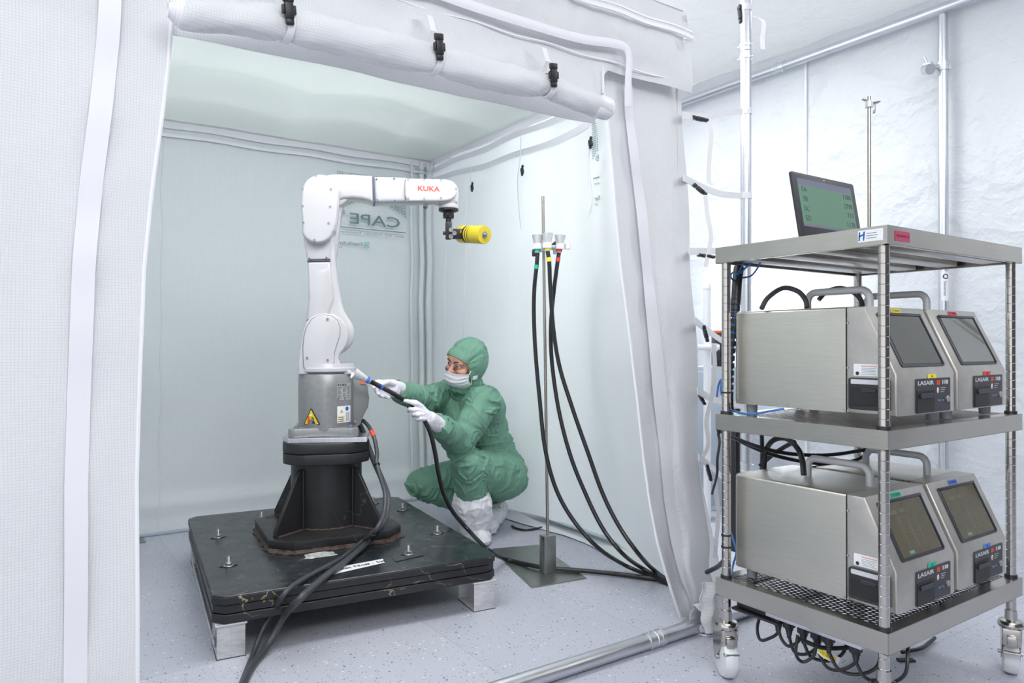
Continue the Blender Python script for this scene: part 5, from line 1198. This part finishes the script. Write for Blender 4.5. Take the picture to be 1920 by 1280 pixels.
# power strip and plugs under the bottom shelf
zr = SZ[0] - .052
a = at(1462, 1160, 1.98); A_ = V((CX0 + .045, CY1 - .16, zr)); B_ = V((CX0 + .045, CY0 + .08, zr))
t = thing('power_strip', (A_ + B_) / 2 - UP * .012, 'silver power strip mounted under the bottom shelf', 'power strip')
obj('housing', bx(nb(), CX0 + .02, B_.y, zr - .02, CX0 + .07, A_.y, zr + .024, .003), 'alu', t)
for k, y in enumerate((1.27, 1.235, 1.19, 1.15, 1.115, 1.04)):
    t = thing('power_plug', (CX0 + .045, y, zr - .022), ('black power plug under the cart, %s' % ('leftmost of the row', 'second from the left of the row', 'third from the left of the row', 'fourth from the left of the row', 'fifth from the left of the row', 'rightmost of the row, set apart')[k]), 'plug', 'plugs in the power strip')
    q = V((CX0 + .045, y, zr - .02)); bm = nb(); bxm(bm, axisM(q - UP * .010, UP), .03, .024, .022, .004); obj('plug_body', bm, 'black', t)
    obj('strain_relief', lathe(nb(), [(.011, 0), (.011, -.006), (.008, -.007), (.009, -.012), (.007, -.013), (.008, -.018), (.006, -.019), (.006, -.028)], Matrix.Translation(q - UP * .02), 14), 'black', t)
    e = q - UP * .046
    ends = [(-.01, .07, .035), (.02, -.06, -.02), (.03, -.08, -.005), (.0, -.09, -.035), (.02, -.1, -.02), (.03, -.09, .0)][k]
    P = spline([e, e + V((.0, ends[1] * .3, -.03 + ends[2] * .3)), e + V((ends[0], ends[1] * .75, -.035)), e + V((ends[0] + .02, ends[1] * 1.1, -.005)), e + V((ends[0] + .05, ends[1] * 1.0, .04)), e + V((.12, ends[1] * .8, .045))], 6)
    obj('cord', tube(nb(), P, .0045, 8), 'hose', t)
simple('cord_loop', [(1505, 1200, 1.93), (1540, 1213, 1.93), (1580, 1214, 1.93), (1620, 1208, 1.92), (1650, 1200, 1.95), (1700, 1210, 2.05)], .006, 'hose', 'black cord running level below the bottom shelf', 'cord')
simple('cord_loop', [(1495, 1190, 1.94), (1492, 1225, 1.94), (1505, 1240, 1.94), (1525, 1228, 1.93), (1530, 1205, 1.93)], .0045, 'hose', 'lowest black cord loop below the power strip', 'cord')
t = thing('power_adapter', at(1425, 1140, 2.1) - UP * .03, 'black power adapter brick hanging under the left end of the bottom shelf', 'adapter')
obj('brick', bx(nb(), CX0 + .03, CY1 - .19, zr - .03, CX0 + .12, CY1 - .05, zr + .018, .008), 'black', t)
obj('tray', bx(nb(), CX0 + .02, CY1 - .2, zr - .038, CX0 + .13, CY1 - .04, zr - .03, .003), 'panel', t)
obj('cord', tube(nb(), spline([V((CX0 + .04, CY1 - .19, zr)), V((CX0 + .03, CY1 - .2, zr - .06)), V((CX0 + .03, CY1 - .225, zr - .085)), V((CX0 + .035, CY1 - .25, zr - .07)), V((CX0 + .04, CY1 - .265, zr - .045))], 6), .0045, 8), 'hose', t)
q0, q1 = at(1533, 1215, 1.93), at(1568, 1236, 1.93)
tg = thing('cable_tag', q0, 'yellow and white cable tag hanging below the power strip', 'tag')
dn = (q1 - q0).normalized(); nn = dn.cross(FW).normalized()
ribb = ribbon(nb(), [q0, q0.lerp(q1, .33) - UP * .004, q0.lerp(q1, .66) - UP * .003, q1 + dn * .008], .02, nn, .0004); wt_ = obj('white_flag', ribb, 'white', tg)
obj('yellow_flag', ribbon(nb(), [p - FW * .0012 for p in (q0 + dn * .004, q0.lerp(q1, .33) - UP * .004, q0.lerp(q1, .66) - UP * .003, q1 - dn * .004)], .0125, nn, .0004), 'yt', tg)
text('172.18.0.240', .006, lambda a, b, c: q0.lerp(q1, .5) - UP * .004 - FW * .0022 + dn * a + nn * b * (1 if nn.z > 0 else -1), 'lettering', 'txt', tg, w=(q1 - q0).length * .8)
q = on_z(1698, 1238, .0)
bm = nb(); bxm(bm, frame(q + UP * .003, RT, FW, UP), .052, .022, .005, .001); tag(obj('rubber_strip', bm, 'rubber', origin=q), 'small flat black rubber strip lying on the floor under the cart', 'strip')
q = at(1745, 1180, 2.3); P = spline([on_z(1690, 1222, .01), on_z(1725, 1215, .01), on_z(1740, 1205, .01), on_z(1752, 1195, .012)], 6); tag(obj('floor_cable', tube(nb(), P, .006, 8), 'hose', origin=P[0]), 'black cord lying on the floor behind the near cart post', 'cord')

# ================================================================== THE PERSON
def bake(name, bm, voxel, smooth, mat, parent, fn=None, sub=0, label=None):
    me = bpy.data.meshes.new(name); bm.to_mesh(me); bm.free(); o = bpy.data.objects.new('tmp', me); COL.objects.link(o)
    m = o.modifiers.new('r', 'REMESH'); m.mode = 'VOXEL'; m.voxel_size = voxel
    m = o.modifiers.new('s', 'SMOOTH'); m.factor = .5; m.iterations = smooth
    if sub: m = o.modifiers.new('u', 'SUBSURF'); m.levels = sub; m.render_levels = sub
    dg = bpy.context.evaluated_depsgraph_get(); dg.update(); me2 = bpy.data.meshes.new_from_object(o.evaluated_get(dg)); bpy.data.objects.remove(o)
    me2.materials.clear()
    if fn:
        me2.update(); N = [v.normal.copy() for v in me2.vertices]
        for v, n in zip(me2.vertices, N): v.co += n * fn(v.co, n)
    me2.name = name
    return obj(name, me2, mat, parent, label, smooth=80)
def capsule(bm, a, b, ra, rb, seg=20):
    a = V(a); b = V(b); sph(bm, a, ra, seg=seg); sph(bm, b, rb, seg=seg)
    if (b - a).length > 1e-4: cyl(bm, a, b, ra, rb, seg)
def chain(bm, pts):
    for (p, r), (q, s) in zip(pts, pts[1:]): capsule(bm, p, q, r, s)
hip = at(932, 890, 3.93); hipL = at(944, 893, 3.80); hipR = at(922, 886, 4.02)
kneeL = at(880, 872, 3.53); ankL = at(889, 984, 3.66); kneeR = at(786, 906, 3.84); ankR = at(922, 955, 4.02)
waist = at(915, 835, 3.90); chest = at(888, 778, 3.76); neck = at(877, 725, 3.70)
shL = at(908, 755, 3.56); elL = at(862, 829, 3.50); wrL = at(823, 797, 3.27)
shR = at(842, 742, 3.86); elR = at(795, 750, 3.58); wrR = at(744, 731, 3.28)
HC = at(873, 682, 3.62)
t = person = thing('person', at(900, 1004, 3.72) * 1.0, 'crouching person in green cleanroom suit, hood, mask and white gloves holding a hose probe', 'person')
ORG[person.name] = person.location.copy()
# ---- head frame: x to her right, y forward, z up
fwd = (RT * -.66 - FW * .70 - UP * .24).normalized(); hup = (UP - fwd * UP.dot(fwd)).normalized(); hup = (Matrix.Rotation(radians(-17), 3, fwd) @ hup).normalized()
hx_ = fwd.cross(hup); HM = frame(HC, hx_, fwd, hup); HR = HM.to_3x3()
def hp(x, y, z): return HM @ V((x, y, z))
# ---- body (skin) : one continuous surface under the clothes, with the face modelled
bm = nb()
def hell(c, r): sph(bm, hp(*c), 1, r, HR, 28)
hell((0, -.012, .03), (.074, .094, .098)); hell((0, .022, -.045), (.056, .066, .062)); hell((0, .045, -.085), (.032, .034, .026))
hell((0, .05, .045), (.062, .045, .05))
for s in (-1, 1):
    hell((s * .036, .062, -.012), (.026, .026, .024)); hell((s * .028, .078, .036), (.026, .012, .010)); hell((s * .073, -.004, .0), (.010, .022, .032))
capsule(bm, hp(0, .082, .028), hp(0, .102, -.004), .0085, .011); sph(bm, hp(0, .106, -.008), .0125)
for s in (-1, 1): sph(bm, hp(s * .011, .096, -.012), .0085)
hell((0, .088, -.045), (.022, .010, .007)); hell((0, .086, -.055), (.018, .010, .007))
chain(bm, [(hp(0, -.02, -.05), .052), (neck, .056), (chest, .10), (waist, .095), (hip, .11)])
chain(bm, [(chest, .09), (shL, .055), (elL, .038), (wrL, .026)]); chain(bm, [(chest, .09), (shR, .05), (elR, .036), (wrR, .025)])
chain(bm, [(hipL, .085), (kneeL, .052), (ankL, .038)]); chain(bm, [(hipR, .085), (kneeR, .05), (ankR, .036)])
body = bake('body', bm, .0042, 4, 'skin', t)
# eyes and brows
for s in (-1, 1):
    c = hp(s * .031, .076, .018); e = obj('eye', sph(nb(), c, .0122, seg=20), 'eyew', body)
    gz = (fwd + hx_ * .10 - hup * .10).normalized()
    obj('iris', lathe(nb(), [(.0001, .0008), (.0052, .0002), (.0058, -.001)], axisM(c + gz * .0118, gz), 20), 'iris', body); obj('pupil', lathe(nb(), [(.0001, .001), (.0026, .0009)], axisM(c + gz * .0121, gz), 14), 'pupil', body)
    P = [hp(s * (.031 + .019 * cos(a)), .0865 - .016 * cos(a) ** 2 * (1 if cos(a) > 0 else .2), .018 + .0078 * sin(a)) for a in [radians(x) for x in range(-4, 190, 16)]]
    obj('upper_eyelid', tube(nb(), P, lambda w: .0026 * (1.0 - .4 * abs(2 * w - 1)), 8), 'skin', body); obj('lashes', tube(nb(), [p + fwd * .0022 - hup * .0018 for p in P], .0011, 6), 'brow', body)
    P = [hp(s * (.031 + .018 * cos(a)), .085 - .013 * cos(a) ** 2 * (1 if cos(a) > 0 else .2), .018 + .0072 * sin(a)) for a in [radians(x) for x in range(190, 352, 16)]]
    obj('lower_eyelid', tube(nb(), P, .0018, 6), 'skin', body)
    P = [hp(s * x, y, z) for x, y, z in ((.012, .0935, .037), (.022, .0925, .0415), (.034, .088, .0435), (.046, .076, .040), (.053, .066, .034))]
    bm = nb(); tube(bm, spline(P, 5), lambda w: .0034 * (1.05 - .75 * w), 8); obj('eyebrow', bm, 'brow', body)
# ---- coverall
limbs = [(chest, shL), (shL, elL), (elL, wrL), (shR, elR), (elR, wrR), (hipL, kneeL), (kneeL, ankL), (hipR, kneeR), (kneeR, ankR), (hip, waist), (waist, chest)]
def folds(p, n):
    best = None
    for k, (a, b) in enumerate(limbs):
        d = b - a; u = max(-.1, min(1.1, (p - a).dot(d) / d.length_squared)); q = (p - (a + d * u)).length
        if best is None or q < best[0]: best = (q, u, k, d.normalized(), d.length)
    q, u, k, d, L = best; w = p
    al = (p).dot(d)
    base = noise.noise(V((al * 17 + 3 * noise.noise(p * 9), p.x * 5 + k * 9, p.z * 5))) ; rid = 1 - abs(base) * 2
    ends = .55 + .6 * (abs(u - .5) * 2) ** 2
    v = .0095 * (rid ** 3 if rid > 0 else 0) * ends + .0045 * noise.noise(p * 12) + .0022 * noise.noise(V((al * 42, p.x * 12, p.z * 12)))
    return v
bm = nb()
chain(bm, [(neck + UP * .005, .072), (chest + UP * .03, .128), (chest, .142), (waist, .128), (hip + UP * .035, .135), (hip, .138)])
sph(bm, hip - UP * .0, .13); sph(bm, at(944, 880, 3.9), .11); sph(bm, at(905, 765, 3.72), .118); sph(bm, at(868, 770, 3.75), .105); sph(bm, at(913, 803, 3.85), .118)
chain(bm, [(chest + UP * .05, .11), (shL, .078), (shL.lerp(elL, .5), .076), (elL, .068), (elL.lerp(wrL, .5), .064), (elL.lerp(wrL, .86), .056), (elL.lerp(wrL, .95), .045)])
sph(bm, elL + UP * -.008, .072)
chain(bm, [(chest + UP * .045, .11), (shR, .085), (shR.lerp(elR, .5), .076), (elR, .064), (elR.lerp(wrR, .6), .056), (elR.lerp(wrR, .9), .048)])
chain(bm, [(hipL, .125), (hipL.lerp(kneeL, .5), .108), (kneeL, .078), (kneeL + (kneeL - hipL).normalized() * .01 + UP * .004, .075)])
chain(bm, [(kneeL, .076), (kneeL.lerp(ankL, .35), .078), (kneeL.lerp(ankL, .58), .072), (kneeL.lerp(ankL, .7), .06)])
chain(bm, [(hipR, .12), (hipR.lerp(kneeR, .5), .1), (kneeR, .074)]); chain(bm, [(kneeR, .074), (kneeR.lerp(ankR, .35), .078), (kneeR.lerp(ankR, .75), .066)])
sph(bm, hipL + FW * -.0 - UP * .0, .125)
cov_ = bake('coverall', bm, .0085, 5, 'gown', t, folds, sub=1)
# chest placket, collar seam, waist seam and trouser side seam follow the cloth surface
def onsurf(mesh_o, src, dst):
    o = ORG[mesh_o.name]; a = src - o; d = (dst - src).normalized(); hit, loc, nr, _ = mesh_o.ray_cast(a, d)
    return (loc + o, nr) if hit else (None, None)
bpy.context.view_layer.update()
def draped(par, srcs, tgt, r, mat, name, off=.001):
    P = []
    for s_, e_ in zip(srcs, tgt):
        l, n_ = onsurf(cov_, s_, e_)
        if l: P.append(l + n_ * off)
    if len(P) > 2: obj(name, tube(nb(), spline(P, 3), r, 6), mat, par)
cp0 = V((0, 0, 1))
def draped_px(pts, r, mat, name, off=.001):
    S = spline([V((a, b, 0)) for a, b in pts], 5); draped(cov_, [V((0, 0, 1))] * len(S), [at(p.x, p.y, 3.8) for p in S], r, mat, name, off)
draped_px([(851, 732), (848, 752), (843, 775), (838, 795)], .0028, 'gown', 'placket_seam', .0)
draped_px([(858, 728), (856, 750), (852, 775), (848, 800)], .0028, 'gown', 'placket_seam', .0)
draped_px([(893, 835), (920, 832), (945, 828), (962, 829)], .0035, 'gown', 'waist_seam', .001)
draped_px([(900, 865), (925, 872), (950, 877), (975, 882)], .002, 'gown', 'trouser_seam', .0)
# ---- hood: shell round the head, open at the face
def hoodpt(u, v, off):
    # u round the opening (0 at forehead centre), v from the opening edge to the back
    a = 2 * pi * u; ca, sa = cos(a), sin(a)
    ox = .0660 * sa; oz = (.0615 if ca > 0 else .108) * ca + .002; oy = .070 - .030 * abs(sa) ** 2 + (.010 if ca > 0 else -.022) * abs(ca) ** 2
    # shell ellipsoid around skull
    el = lerp(0, 1, v) ** .8
    ph = lerp(radians(52), pi, el); Rx, Ry, Rz = .0900, .114, .118 if ca > 0 else .124
    ex = Rx * sin(ph) * sa; ey = Ry * cos(ph) - .014; ez = Rz * sin(ph) * ca + .014
    k = min(1, v * 3.2); k = k * k * (3 - 2 * k)
    p = V((lerp(ox, ex, k), lerp(oy, ey, k), lerp(oz, ez, k)))
    for c_, r_ in ((V((0, -.012, .03)), (.077, .097, .101)), (V((0, .05, .045)), (.065, .048, .053))):
        q = p - c_; val = sqrt((q.x / r_[0]) ** 2 + (q.y / r_[1]) ** 2 + (q.z / r_[2]) ** 2)
        if 0 < val < 1.0: p = c_ + q / val
    gz = .0028 * noise.noise(V((p.x * 40, p.y * 30, p.z * 26))) + .002 * noise.noise(V((a * 9, v * 4, 2)))
    ss = ez - (.074 - .10 * ey + .004 * sin(a * 14)); seam = (-.006 * math.exp(-(ss / .0035) ** 2) + .004 * math.exp(-((ss - .011) / .007) ** 2) + (.0035 * sin(a * 46) * math.exp(-((ss + .016) / .014) ** 2))) if ca > -.3 else 0
    d = V((p.x, p.y * .8, p.z)); d.normalize() if d.length > 0 else None
    return HM @ (p + d * (off + gz + (seam if v > .12 else 0)))
hood = obj('hood', sheet(nb(), lambda u, v: hoodpt(u, v, .002), 96, 60, .0022), 'gown', t, smooth=70)
obj('hood_hem', tube(nb(), [hoodpt(k / 60, .004, .002) for k in range(61)], .0018, 8), 'gown', hood)
# collar between hood and shoulders
bm = nb(); chain(bm, [(hp(0, -.018, -.062), .069), (hp(0, -.012, -.10), .075), (neck - UP * .012, .088)]); sph(bm, hp(0, .028, -.108), .058)
bake('collar', bm, .006, 5, 'gown', t, folds)
# ---- mask
def maskpt(u, v):
    a = lerp(-1, 1, u); th = a * 1.18
    z = lerp(-.012 - .006 * a * a + .006 * math.exp(-(a / .22) ** 2), -.112 + .034 * a * a, v)
    yb = .118 - .050 * max(0, (v - .45) / .55) ** 1.8 + .004 * sin(v * pi)
    x = .079 * sin(th); y = -.004 + (yb + .002) * cos(th) ** .85
    p = V((x, y, z)); pl = .0022 * (abs(((v * 4.2) % 1) - .5) * 2 - .5) * (1 - a * a * .6) + .0018 * noise.noise(V((u * 6, v * 9, 3)))
    return HM @ (p + V((sin(th), cos(th), 0)) * (pl + .0006))
mk = obj('face_mask', sheet(nb(), maskpt, 44, 34, .0016), 'mask', t, smooth=60)
obj('mask_edge', tube(nb(), [maskpt(k / 30, 0) for k in range(31)], .0013, 6), 'mask', mk)
for s in (-1, 1):
    for v_, dz in ((.03, .012), (.95, -.03)): obj('ear_loop', tube(nb(), spline([maskpt(.5 + s * .5, v_), hp(s * .0725, .022, .004 + dz * .4), hp(s * .077, .008, .012 + dz * .2)], 4), .0014, 6), 'piping', mk)
mm = frame(hp(-.0755, .014, -.043), HR @ V((.12, 1, .0)).normalized(), HR @ V((0, 0, 1)), HR @ V((-1, .12, 0)).normalized())
obj('closure_tab', bxm(nb(), mm @ Matrix.Translation((0, .0, .008)), .030, .020, .0018, .0006), 'mask', t)
# ---- gloves: palm and five fingers each
def finger(bm, pts, r0, r1):
    n = len(pts)
    for k in range(n - 1): capsule(bm, pts[k], pts[k + 1], lerp(r0, r1, k / (n - 1)), lerp(r0, r1, (k + 1) / (n - 1)), 12)
def gl(p, n): return .0011 * noise.noise(p * 70) + .0009 * noise.noise(p * 150)
A3 = lambda l: [at(*q) for q in l]
# left hand (nearer): index laid along the hose, the others curled under it, thumb behind
bm = nb()
chain(bm, [(at(838, 808, 3.34), .044), (at(829, 801, 3.29), .041), (at(816, 792, 3.24), .034), (at(806, 785, 3.20), .034)])
for a, b in ((at(806, 784, 3.20), at(789, 765, 3.155)), (at(809, 788, 3.20), at(791, 773, 3.15)), (at(811, 792, 3.21), at(795, 781, 3.155)), (at(813, 796, 3.22), at(800, 789, 3.165))): capsule(bm, a, b, .026, .0155)
finger(bm, A3([(789, 764, 3.15), (780, 757, 3.125), (769, 753, 3.115), (760, 751.5, 3.12)]), .0125, .0090)
finger(bm, A3([(789, 770, 3.145), (778, 768, 3.12), (769, 767, 3.125), (766, 770, 3.15)]), .0125, .0092)
finger(bm, A3([(793, 778, 3.145), (783, 777, 3.118), (776, 776, 3.125), (775, 779, 3.15)]), .0122, .0090)
finger(bm, A3([(797, 785, 3.15), (788, 785, 3.125), (783, 785, 3.13), (783, 787, 3.155)]), .0115, .0085)
finger(bm, A3([(802, 777, 3.20), (790, 762, 3.185), (779, 754, 3.165), (772, 753, 3.155)]), .0145, .0102)
g1 = bake('glove', bm, .0026, 3, 'glove', t, gl)
# right hand (farther): palm behind the hose, fingers under it, thumb on top
bm = nb()
chain(bm, [(at(758, 732, 3.34), .034), (at(752, 730, 3.31), .036), (at(743, 727, 3.26), .032), (at(735, 726, 3.215), .031)])
for a, b in ((at(737, 721, 3.22), at(719, 718, 3.16)), (at(738, 726, 3.22), at(719, 725, 3.165)), (at(738, 731, 3.21), at(722, 732, 3.165)), (at(740, 735, 3.22), at(727, 737, 3.175))): capsule(bm, a, b, .024, .0150)
finger(bm, A3([(718, 717, 3.16), (708, 716, 3.14), (701, 720, 3.12), (701, 726, 3.10)]), .0122, .0090)
finger(bm, A3([(718, 725, 3.165), (709, 727, 3.145), (706, 733, 3.125), (710, 738, 3.105)]), .0122, .0090)
finger(bm, A3([(721, 732, 3.165), (713, 736, 3.15), (712, 740, 3.13), (718, 743, 3.11)]), .0118, .0088)
finger(bm, A3([(727, 737, 3.175), (719, 740, 3.16), (722, 743, 3.14), (729, 745, 3.125)]), .0108, .0082)
finger(bm, A3([(738, 721, 3.20), (727, 716, 3.15), (718, 719, 3.115), (713, 721, 3.095)]), .0140, .0100)
g2 = bake('glove', bm, .0026, 3, 'glove', t, gl)
# ---- overshoes
def bootfolds(p, n):
    r = 1 - 2 * abs(noise.noise(V((p.x * 24, p.y * 24, p.z * 7 + 2)))); r2 = 1 - 2 * abs(noise.noise(V((p.x * 12, p.y * 12, p.z * 30))))
    return .007 * max(0, r) ** 2 + .006 * max(0, r2) ** 3 + .0025 * noise.noise(p * 55) + (.008 if .27 < p.z < .31 else 0)
for nm, ank, kn, toe_d, s in (('l', ankL, kneeL, (RT * -.30 - FW * .9), 1), ('r', ankR, kneeR, (RT * -.75 - FW * .6), 1)):
    toe_d = toe_d.normalized(); bm = nb(); fl0 = V((ank.x, ank.y, 0))
    if nm == 'l':
        heel = on_z(890, 998, .045); toe = on_z(912, 1017, .03); heel = V((ankL.x, ankL.y, .05)) + FW * .07 + RT * .0
        toe = on_z(905, 1010, .035)
        chain(bm, [(kn.lerp(ank, .50), .07), (kn.lerp(ank, .62), .094), (kn.lerp(ank, .8), .090), (ank, .072), (V((ank.x, ank.y, .06)), .056)])
        chain(bm, [(V((ankL.x, ankL.y, .055)) + FW * .06, .048), (V((ankL.x, ankL.y, .05)), .050), (toe, .036)]); chain(bm, [(toe, .036), (at(908, 1006, 3.66), .03)])
    else:
        chain(bm, [(kn.lerp(ank, .84), .066), (ank, .07), (V((ank.x, ank.y, .08)) + RT * .02, .064), (on_z(915, 985, .05), .045), (on_z(905, 990, .04), .036)])
    for v in bm.verts: v.co.z = max(v.co.z, .012)
    b_ = bake('overshoe', bm, 0.005, 3, 'boot', t, bootfolds)
    for v in b_.data.vertices:
        if v.co.z < .001: v.co.z = .001
